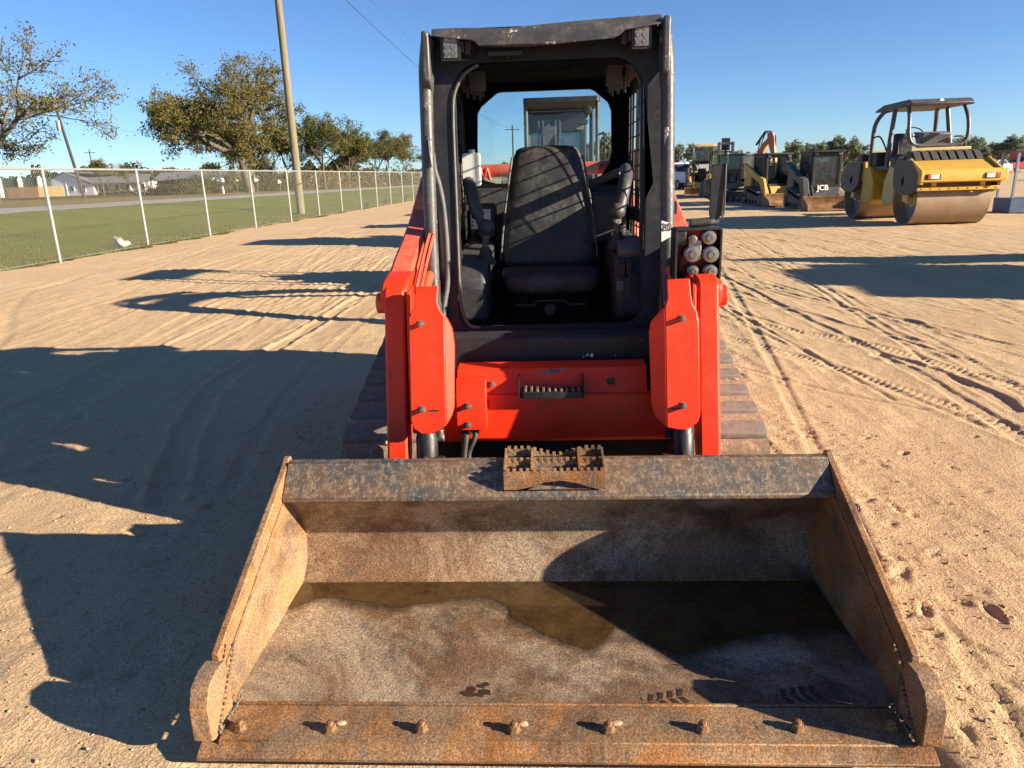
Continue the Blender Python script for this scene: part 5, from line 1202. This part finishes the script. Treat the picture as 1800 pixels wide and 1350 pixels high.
# ------------------------------------------------------------------ background track loaders
def loader(name, loc, rz, label, cat, body, arm, group=None, cabh=2.0, one_arm=False, glassdoor=False, wheels=False, sc=1., bucket=True, w=.84):
    L = empty(name, loc, rz, label, cat, group); L.scale = (sc,sc,sc)
    if bucket:
        B = MB().prism([(0,0),(0,.02),(.6,.03),(.72,.10),(.74,.25),(.62,.44),(.66,.46),(.78,.27),(.78,.06),(.70,0)],'x',-.92,.92).build('bucket', M['rust_side'], L, .006)
        for s in (-1,1): MB().prism([(0,0),(.1,.2),(.62,.47),(.70,.47),(.78,.25),(.76,0)],'x',s*.925,s*.95).build('side_plate', M['rust_edge'], B)
    if wheels:
        for s in (-1,1):
            for y in (1.45,2.65):
                W_ = MB().lathe([(0,.18),(0,.40),(.03,.43),(.24,.43),(.27,.40),(.27,.18)],(s*.55,y,.42),(s,0,0),28).build('tyre', M['rubber'], L); MB().lathe([(0,.05),(.0,.19),(.02,.19),(.03,.08)],(s*.80,y,.42),(s,0,0),16).build('rim', body, W_)
                m = MB()
                for i in range(16):
                    t = i*.3927; m.box((s*.685,y+.435*math.cos(t),.42+.435*math.sin(t)),(.26,.05,.03),(t-1.5708,0,s*.3))
                m.build('tread', M['rubber'], W_)
    else:
        cs = [((1.25,.23),.21),((2.75,.50),.20),((2.85,.21),.19)]
        for s in (-1,1):
            a,b = sorted((s*(w-.33),s*w)); track(L,a,b,cs,.14,.02,True,None,True,M['dkgrey'])
            MB().prism([(1.3,.16),(1.3,.28),(2.6,.52),(2.75,.2)],'x',s*(w-.28),s*(w-.02)).build('track_frame', M['dkgrey'], L, .01)
    MB().bx(-.5,.5,1.55,3.2,.3,.75).build('chassis', M['black'], L, .02)
    MB().prism([(2.75,.5),(2.75,1.25),(3.2,1.35),(3.45,1.1),(3.5,.5)],'x',-.62,.62).build('engine_hood', body, L, .03)
    sides = (-1,) if one_arm else (-1,1)
    for s in sides:
        x0,x1 = (s*.58,s*.80) if one_arm else (s*.60,s*.72)
        MB().prism([(1.30,1.02),(1.22,.90),(1.02,.45),(.86,.20),(.90,.10),(1.10,.16),(1.45,.62),(1.62,.84),(2.0,.95),(3.0,1.28),(3.45,1.45),(3.50,1.62),(3.3,1.66),(2.6,1.42),(1.9,1.14)],'x',x0,x1).build('lift_arm', arm, L, .02)
        MB().cyl((s*.5,1.25,.78),(s*.5,.85,.25),.05,n=12).build('bucket_cylinder', M['black'], L); MB().cyl((s*.5,.95,.40),(s*.5,.80,.18),.028,n=10).build('cylinder_rod', M['chrome'], L)
        MB().cyl((s*.82 if one_arm else s*.73,3.4,1.55),(s*.80 if one_arm else s*.55,3.4,1.55),.07,n=14).build('arm_pivot', M['black'], L)
    if not one_arm: MB().cyl((-.6,.98,.40),(.6,.98,.40),.05,n=12).build('cross_tube', arm, L)
    # cab
    zc = cabh; cw = .50; cx = .12 if one_arm else 0
    op = [(cx-cw+.09,.80),(cx+cw-.09,.80),(cx+cw-.09,zc-.16),(cx-cw+.09,zc-.16)]
    MB().prism([[(cx-cw,.45),(cx+cw,.45),(cx+cw,zc-.04),(cx-cw,zc-.04)],op],'y',1.55,1.62).build('cab_front', M['cab'], L, .01)
    for s in (-1,1):
        win = [(1.75,1.1),(2.65,1.1),(2.65,zc-.15),(1.80,zc-.15)]
        MB().prism([[(1.62,.6),(2.85,.6),(2.80,zc-.04),(1.62,zc-.04)],win],'x',cx+s*cw-.02,cx+s*cw+.02).build('cab_side', M['cab'], L)
        MB().prism(win,'x',cx+s*cw-.004,cx+s*cw+.004).build('side_window', M['glass_dark'], L)
    MB().bx(cx-cw,cx+cw,2.72,2.76,.6,1.15).build('cab_rear', M['cab'], L)
    MB().prism([(1.42,zc-.04),(1.45,zc+.03),(2.85,zc+.03),(2.90,zc-.04)],'x',cx-cw-.04,cx+cw+.04).build('roof', M['cab'], L, .015)
    for s in (-1,1): MB().bx(cx+s*.40-.06,cx+s*.40+.06,1.50,1.545,zc-.13,zc-.05).build('work_lamp', M['lens'], L, .006)
    sb_ = MB().bx(cx-.24,cx+.24,2.25,2.40,.9,1.5).bx(cx-.25,cx+.25,1.95,2.3,.80,.95).build('seat', M['vinyl'], L, .05)
    for s in (-1,1): MB().cyl((cx+s*.33,2.0,.85),(cx+s*.31,1.9,1.20),.03,n=8).build('joystick', M['black'], L)
    if glassdoor: MB().prism(op,'y',1.580,1.588).build('door_glass', M['glass_dark'], L)
    MB().prism([(1.38,.40),(1.45,.70),(1.55,.72),(1.55,.35)],'x',-.48,.56).build('front_panel', body, L, .01)
    return L
M['cat'] = paint('ochre_yellow_paint', (.60,.37,.05), .45, dirt=.35, dirtcol=(.36,.26,.14), var=.2, scale=3, dust=.4)
J = loader('compact_track_loader',(11.0,24.75,0),R(-3),'dark compact track loader with enclosed glass cab and white lettering, left of the roller','track loader',M['dkgrey'],M['dkgrey'],'track loaders parked on the right',1.93,True,True)
text_mesh('lettering','JCB',.25,M['white'],J,(-.02,1.412,.70),(R(77),0,0),.004,bold=.006)
MB().bx(-.3,.5,1.36,1.50,.28,.38).build('yellow_bumper', M['cat'], J, .01)
CT = loader('compact_track_loader',(11.0,28.6,0),R(4),'yellow compact track loader with open cab, between the excavator and the dark loader','track loader',M['cat'],M['cat'],'track loaders parked on the right',1.96)
# this loader's two hidden copies are stand-ins, added to throw shadows on the left
CC = loader('compact_track_loader',(1.00,13.9,0),R(-2),'dark track loader glimpsed through the rear cab window behind the canopy excavator','track loader',M['dkgrey'],M['dkgrey'],'track loaders parked behind the red one',2.02,sc=1.22,glassdoor=True)
for i,(x,y) in enumerate(((1.5,20.2),(1.9,27.0))):
    c_ = copy_tree(CC); c_.location = (x,y,0); c_['label'] = ['hidden dark track loader next in line behind the one in the window','hidden dark track loader at the end of the line behind the cab'][i]
    c_.scale = (.98,)*3
# wheeled skid steer
loader('skid_steer_loader',(11.0,42.2,0),R(-14),'small wheeled skid steer with open cab and big tyres, left of the forklift','skid steer',M['cat'],M['cat'],None,1.92,wheels=True)

# ------------------------------------------------------------------ mini excavators
M['orange'] = paint('orange_paint', (.58,.17,.03), .45, dirt=.35, dirtcol=(.35,.22,.12), var=.2, scale=3, dust=.4)
M['beige'] = paint('pale_grey_paint', (.36,.36,.35), .5, dirt=.35, dirtcol=(.33,.25,.17), var=.2, scale=3, dust=.4)
def excavator(loc, rz, label, group, col, cabin='canopy', boomx=0., sc=1., swing=0., boom=None, stickcol=None, canz=2.33):
    E_ = empty('mini_excavator', loc, rz, label, 'excavator', group); E_.scale = (sc,)*3
    cs = [((-.75,.25),.23),((.75,.25),.23)]
    for s in (-1,1):
        a,b = sorted((s*.42,s*.75)); track(E_,a,b,cs,.14,.02,True,None,True,M['dkgrey'])
    MB().bx(-.42,.42,-.6,.6,.2,.45).cyl((0,0,.4),(0,0,.58),.38,n=24).build('undercarriage', M['black'], E_, .02)
    MB().prism([(-1.25,.05),(-1.35,.10),(-1.33,.42),(-1.25,.46),(-1.22,.40),(-1.22,.08)],'x',-.78,.78).build('dozer_blade', M['rust_side'], E_, .008)
    for s in (-1,1): MB().bx(s*.3-.05,s*.3+.05,-1.23,-.5,.18,.28).build('blade_arm', col, E_, .005)
    H_ = empty('house',(0,0,0),swing); H_.parent = E_
    MB().prism([(-.75,-.55),(-.75,.55),(-.45,.95),(.45,.95),(.75,.55),(.75,-.55),(.4,-.72),(-.4,-.72)],'z',.58,.82).build('deck', M['dkgrey'], H_, .03)
    MB().prism([(-.72,.15),(-.72,.55),(-.42,.93),(.42,.93),(.72,.55),(.72,.15)],'z',.83,1.32).build('counterweight', col, H_, .06, seg=3)
    MB().bx(-.28,.30,-.05,.45,.83,1.10).bx(-.25,.27,.32,.45,1.1,1.65).build('seat', M['vinyl'], H_, .05)
    for s in (-1,1): MB().bx(s*.42-.09,s*.42+.09,-.25,.25,.83,1.2).build('console', M['plastic'], H_, .03)
    y0,y1,x0,x1 = -.42,.72,-.44,.45
    for x in (x0,x1):
        MB().tube(smooth_path([(x,y0,.82),(x,y0,canz-.12),(x,y0+.03,canz-.02)],4),.028,10).build('front_post', M['grey_lit'] if cabin=='canopy' else M['black'], H_)
        MB().tube([(x,y1,.9),(x,y1,canz-.03)],.035,10).build('rear_post', M['black'], H_)
    MB().prism(rr(x0-.03,x1+.03,y0-.10,y1+.1,.06),'z',canz-.03,canz+.03).build('canopy', M['black'], H_, .015)
    if cabin == 'canopy':
        MB().prism([(x0+.02,canz-.30),(x0+.02,canz-.04),(x1-.02,canz-.04),(x1-.06,canz-.14),(x1-.16,canz-.19),(x1-.24,canz-.30)],'y',y1-.02,y1+.02).build('rear_sheet', M['black'], H_)
        MB().tube(smooth_path([(x1,y0-.02,1.90),(x1+.05,y0-.02,1.92),(x1+.085,y0-.02,1.88),(x1+.085,y0-.02,1.35)],4),.012,8).build('grab_handle', M['black'], H_)
        Lp = MB().lathe([(0,.02),(.02,.05),(.05,.06),(.055,.05)],(x1-.13,y0-.02,canz-.13),(0,-1,0),18).build('work_lamp', M['black'], H_)
    else:
        for x in (x0,x1): MB().prism([(y0,.9),(y1,.9),(y1,canz-.05),(y0,canz-.05)],'x',x-.006,x+.006).build('side_window', M['glass_dark'], H_)
        MB().prism([(x0,1.0),(x1,1.0),(x1,canz-.05),(x0,canz-.05)],'y',y0-.006,y0+.006).build('front_window', M['glass_dark'], H_)
    # boom, stick, bucket
    bc = stickcol or col; bw = .085
    P = boom or [(-.85,.72),(-1.15,1.35),(-1.75,1.92),(-2.55,2.02)]
    MB().bx(boomx-.12,boomx+.12,-.98,-.60,.55,.95).build('swing_post', bc, H_, .03)
    top = [Vector((a,b,0)) for a,b in P]; path = smooth_path(top,4); up_=[];dn=[]
    for i,p in enumerate(path):
        d = (path[min(i+1,len(path)-1)]-path[max(i-1,0)]).normalized(); n = Vector((-d.y,d.x,0)); u = i/(len(path)-1); h = .08+.06*math.sin(math.pi*min(1,u*1.2)); up_.append((p.x+n.x*h,p.y+n.y*h)); dn.append((p.x-n.x*h,p.y-n.y*h))
    MB().prism(up_+dn[::-1],'x',boomx-bw,boomx+bw).build('boom', bc, H_, .012)
    ey,ez = P[-1]
    MB().prism([(ey+.16,ez+.22),(ey-.10,ez+.20),(ey-.34,ez-1.05),(ey-.24,ez-1.10),(ey+.14,ez-.12)],'x',boomx-bw*.8,boomx+bw*.8).build('stick', bc, H_, .012)
    MB().cyl((boomx,(P[0][0]+P[1][0])/2-.22,.75),(boomx,P[2][0]+.02,P[2][1]-.18),.05,n=12).build('boom_cylinder', M['black'], H_)
    MB().cyl((boomx,P[2][0]+.35,P[2][1]+.14),(boomx,ey+.30,ez+.24),.052,n=14).build('stick_cylinder', M['black'], H_); MB().cyl((boomx,ey+.30,ez+.24),(boomx,ey+.12,ez+.19),.028,n=10).build('cylinder_rod', M['chrome'], H_)
    for dx in (-.075,-.045,.05,.08): MB().tube(smooth_path([(boomx+dx,P[1][0]-.02,P[1][1]+.10),(boomx+dx*1.2,P[2][0]+.15,P[2][1]+.17),(boomx+dx*1.3,ey+.25,ez+.27),(boomx+dx*1.2,ey-.12,ez+.1),(boomx+dx,ey-.2,ez-.35)],4),.014,6).build('hose', M['hose'], H_)
    by,bz = ey-.29,ez-1.08
    MB().prism([(by+.05,bz+.05),(by-.12,bz-.02),(by-.10,bz-.30),(by+.12,bz-.48),(by+.40,bz-.42),(by+.36,bz-.34),(by+.14,bz-.36),(by+.02,bz-.24)],'x',boomx-.24,boomx+.24).build('digging_bucket', M['rust_side'], H_, .008)
    return E_
EB = excavator((.74,10.05,0),R(-3),'pale mini excavator with dark canopy seen through the rear cab window',None,M['beige'],'canopy',-.17,1.,0,[(-.85,.72),(-1.15,1.22),(-1.85,1.66),(-2.75,1.68)],M['dkgrey'])
EO = excavator((10.35,33.6,0),R(38),'orange mini excavator with tall bent boom, left of the yellow track loader',None,M['orange'],'cab',.0,1.0,0,[(-.85,.72),(-.95,1.45),(-1.20,2.25),(-1.55,2.65)],M['orange'],2.02)
EY = excavator((-5.2,61,0),R(85),'yellow excavator far off whose arm shows at the end of the fence',None,M['yellow'],'cab',0,1.1,0,None,M['yellow'])

# ------------------------------------------------------------------ wheeled machines further back
def tyre(parent, x, y, r, w, s, rimmat):
    W_ = MB().lathe([(0,r*.45),(0,r*.93),(w*.12,r),(w*.88,r),(w,r*.93),(w,r*.45)],(x,y,r),(s,0,0),28).build('tyre', M['rubber'], parent); MB().lathe([(0,.04),(0,r*.46),(.03,r*.44),(.04,r*.15)],(x+s*w*.85,y,r),(s,0,0),16).build('rim', rimmat, W_)
    m = MB()
    for i in range(18):
        t = i*.349; m.box((x+s*w/2,y+r*1.01*math.cos(t),r+r*1.01*math.sin(t)),(w*.9,.06,.05),(t-1.5708,0,s*.35))
    m.build('tread', M['rubber'], W_); return W_
def forklift(loc, rz, label):
    F = empty('forklift',loc,rz,label,'forklift')
    for s in (-1,1):
        tyre(F,s*.62,.35,.48,.32,s,M['yellow']); tyre(F,s*.62,2.35,.40,.28,s,M['yellow'])
        MB().bx(s*.34-.07,s*.34+.07,-.34,-.16,.1,2.75).build('mast_rail', M['dkgrey'], F, .01); MB().bx(s*.34-.06,s*.34+.06,-1.5,-.42,.12,.17).build('fork', M['dkgrey'], F, .005)
        MB().tube([(s*.52,.6,1.0),(s*.50,.8,2.30)],.04,8).build('front_post', M['black'], F); MB().tube([(s*.52,1.9,1.2),(s*.50,1.7,2.30)],.04,8).build('rear_post', M['black'], F)
    for z in (2.62,1.4): MB().bx(-.42,.42,-.33,-.17,z,z+.11).build('mast_crossbar', M['dkgrey'], F, .01)
    MB().bx(-.6,.6,-.42,-.35,.2,.95).build('carriage', M['dkgrey'], F, .01)
    MB().cyl((0,-.2,.3),(0,-.2,2.4),.06,n=12).build('lift_cylinder', M['black'], F)
    MB().prism([(-.1,.35),(-.1,1.0),(.7,1.0),(.75,.75),(1.2,.72),(1.3,1.15),(2.6,1.2),(2.9,1.0),(2.9,.4)],'x',-.58,.58).build('body', M['yellow'], F, .04)
    MB().bx(-.24,.24,1.25,1.4,1.1,1.75).bx(-.25,.25,.9,1.3,.85,1.0).build('seat', M['vinyl'], F, .04)
    MB().prism(rr(-.56,.56,.65,1.85,.06),'z',2.28,2.34).build('overhead_guard', M['black'], F, .01)
    MB().bx(-.20,.22,-.1,.0,2.35,2.95).bx(-.1,.12,-.11,-.10,2.38,2.52).build('light_box', M['black'], F, .02)
    return F
forklift((11.35,39.2,0),R(-8),'dark and yellow forklift with tall upright mast behind the orange excavator')
def wheel_loader(loc, rz, label, col, sc=1., name='wheel_loader'):
    W = empty(name,loc,rz,label,'wheel loader'); W.scale = (sc,)*3
    B = MB().prism([(-.1,0),(-.1,.03),(.6,.04),(.85,.2),(.85,.6),(.6,1.0),(.65,1.02),(.92,.62),(.92,.15),(.65,0)],'x',-1.25,1.25).build('bucket', M['rust_side'], W, .01)
    for s in (-1,1):
        MB().prism([(-.1,0),(0,.35),(.6,1.02),(.9,.62),(.9,.1),(.65,0)],'x',s*1.255,s*1.28).build('side_plate', M['rust_edge'], B)
        for y in (1.7,4.2): tyre(W,s*.75,y,.68,.45,s,col)
        MB().prism([(.85,.35),(.9,.6),(1.6,1.35),(2.2,1.55),(2.3,1.35),(1.7,1.05),(1.0,.3)],'x',s*.42,s*.55).build('lift_arm', col, W, .02)
    MB().prism([(1.2,.55),(1.2,1.1),(2.3,1.6),(2.4,.6)],'x',-.38,.38).build('front_frame', col, W, .03)
    MB().prism([(2.4,.6),(2.4,1.35),(3.5,1.35),(3.7,1.75),(5.1,1.65),(5.3,1.2),(5.25,.6)],'x',-.72,.72).build('rear_body', col, W, .05)
    for x in (-.6,.6):
        for y in (2.35,3.5): MB().tube([(x,y,1.35),(x*.93,y+.03,2.75)],.045,8).build('cab_post', M['black'], W)
        MB().bx(x-.01,x+.01,2.4,3.48,1.4,2.7).build('side_window', M['glass_dark'], W)
    MB().bx(-.58,.58,2.34,2.355,1.4,2.7).build('windscreen', M['glass_dark'], W); MB().bx(-.5,.5,2.4,3.4,1.36,1.5).bx(-.25,.25,3.0,3.2,1.5,2.2).build('cab_inside', M['black'], W, .03)
    MB().prism(rr(-.72,.72,2.15,3.7,.1),'z',2.74,2.86).build('roof', M['cat'], W, .03)
    MB().cyl((.35,4.3,1.7),(.35,4.3,2.5),.05,n=10).build('exhaust', M['black'], W)
    return W
wheel_loader((15.1,56,0),R(-6),'far wheel loader with yellow roof and brown raised bucket, beside the cab post',M['beige'],1.14)
WO = wheel_loader((13.0,9.9,0),R(174),'wheel loader with raised bucket outside the picture on the right, only its shadow shows',M['cat'],1.0)  # unseen stand-in, shaped to cast the shadow at the right
MB().bx(-.57,.57,1.55,4.5,1.75,2.74).build('cab_blind', M['black'], WO)  # opaque box added to thicken the loader's cast shadow
for ch in WO.children:
    if ch.name.startswith('bucket'): ch.location = (0,.2,1.85)
    if ch.name.startswith('lift_arm'): ch.location = (0,.9,.9); ch.rotation_euler = (R(-38),0,0)

# ------------------------------------------------------------------ cars and small things at the right
def car(loc, rz, label, col, kind='car', sc=1.):
    c = empty('pickup_truck' if kind=='pickup' else 'parked_car',loc,rz,label,'pickup' if kind=='pickup' else 'car','vehicles parked at the far side'); c.scale = (sc,)*3
    m = plain('car_paint', col, .3, 0, .05)
    prof = [(-2.2,.35),(-2.25,.75),(-2.1,.92),(-1.0,1.02),(-.9,1.05),(1.5,1.05),(2.15,.98),(2.25,.7),(2.2,.35)] if kind=='car' else [(-2.7,.45),(-2.75,1.0),(-2.6,1.15),(-1.2,1.2),(2.6,1.2),(2.7,.9),(2.65,.45)]
    MB().prism(prof,'x',-.88,.88).build('body', m, c, .06, seg=3)
    roof = [(-1.05,1.04),(-.35,1.48),(.95,1.50),(1.75,1.04)] if kind=='car' else [(-1.25,1.19),(-.65,1.80),(.65,1.82),(.85,1.19)]
    MB().prism(roof,'x',-.76,.76).build('cabin', m, c, .05, seg=3)
    g = [(a*.88+.02,b*.98+.0) for a,b in roof]
    for s in (-1,1): MB().prism(g,'x',s*.755,s*.772).build('side_window', M['pane'], c)
    a,b = roof[0],roof[1]; MB().add([(-.68,a[0]-.02,a[1]+.05),(.68,a[0]-.02,a[1]+.05),(.62,b[0]-.02,b[1]-.03),(-.62,b[0]-.02,b[1]-.03)],[(0,1,2,3)]).build('windscreen', M['pane'], c)
    for s in (-1,1):
        for y in ((-1.4,1.4) if kind=='car' else (-1.75,1.75)):
            w = MB().lathe([(0,.18),(0,.33),(.2,.33),(.2,.18)],(s*.70,y,.33),(s,0,0),20).build('wheel', M['black'], c); MB().lathe([(0,.03),(0,.20),(.02,.18)],(s*.895,y,.33),(s,0,0),14).build('rim', M['galv'], w)
        MB().bx(s*.6-.15,s*.6+.15,prof[1][0]-.02,prof[1][0]+.06,.62,.78).build('headlight', M['clear_lens'], c)
    return c
car((at_px(1728,92),92,-.05),R(-70),'dark blue car parked beyond the roller',(.02,.025,.05)); car((at_px(1748,86),86,-.05),R(-62),'white car with its bonnet up parked beyond the roller',(.6,.6,.6)); car((at_px(1806,88),88,-.05),R(-85),'red pickup parked at the right edge of the picture',(.35,.02,.02),'pickup')
car((at_px(1186,62),62,-.05),R(20),'white pickup half hidden behind the cab post',(.65,.66,.66),'pickup',1.15)
car((at_px(1700,140),140,-.1),R(80),'small white van far away above the roller hood',(.6,.6,.58),'pickup')
rd = empty('red_harvester',(at_px(1812,120),120,-.1),0,'tall red machine at the far right edge above the pickup','farm machine'); MB().prism([(-2,.8),(-2.2,2.0),(-1,2.9),(2.5,3.0),(3,2.0),(2.6,.8)],'x',-1.6,1.6).build('body', plain('red_sheet',(.5,.06,.03),.5), rd, .1)
for s in (-1,1):
    for y in (-1,1.8): tyre(rd,s*1.3,y,.75,.5,s,M['red'])
# low heaps of scrap beyond the roller
for i,(px,y,w,h,lab) in enumerate(((1735,118,5.,1.3,'pale heap of debris left of the dark blue car'),(1700,128,4.,1.1,'low brown heap far beyond the roller hood'))):
    x = at_px(px,y); m = MB(); r_ = random.Random(i)
    for k in range(40): m.ico((r_.gauss(0,w*.35),r_.uniform(-1,1),r_.uniform(0,h*.6)),r_.uniform(.25,.6),1,.3,(1.2,1,.7),r_)
    o = m.build('debris_heap', [M['beige'],M['rust_side']][i], smooth=50); o.location = (x,y,-.1); tag(o,lab,'heap','heaps beyond the roller')
# blue steel rack cut by the right edge
M['blue'] = paint('blue_steel_paint', (.05,.10,.20), .5, dirt=.4, dirtcol=(.25,.22,.2), var=.2, scale=4, dust=.3); M['galv_blue'] = paint('pale_blue_steel', (.22,.27,.33), .45, dirt=.3, dirtcol=(.3,.26,.2), var=.2, scale=4)
BR = empty('steel_rack',(14.15,20.9,0),R(-6),'blue steel rack with upright posts at the right edge','rack')
MB().bx(0,2.2,0,.9,0,.40).build('base_box', M['blue'], BR, .01)
for x,y in ((.06,.06),(2.1,.06),(.06,.84),(2.1,.84)): MB().bx(x-.03,x+.03,y-.03,y+.03,.40,1.66).build('upright', M['galv_blue'], BR, .004)
MB().bx(-.05,2.2,0,.9,1.661,1.73).build('top_deck', M['dkgrey'], BR, .006)
MB().bx(.09,2.07,.04,.08,.86,.91).build('cross_bar', M['galv_blue'], BR, .004)
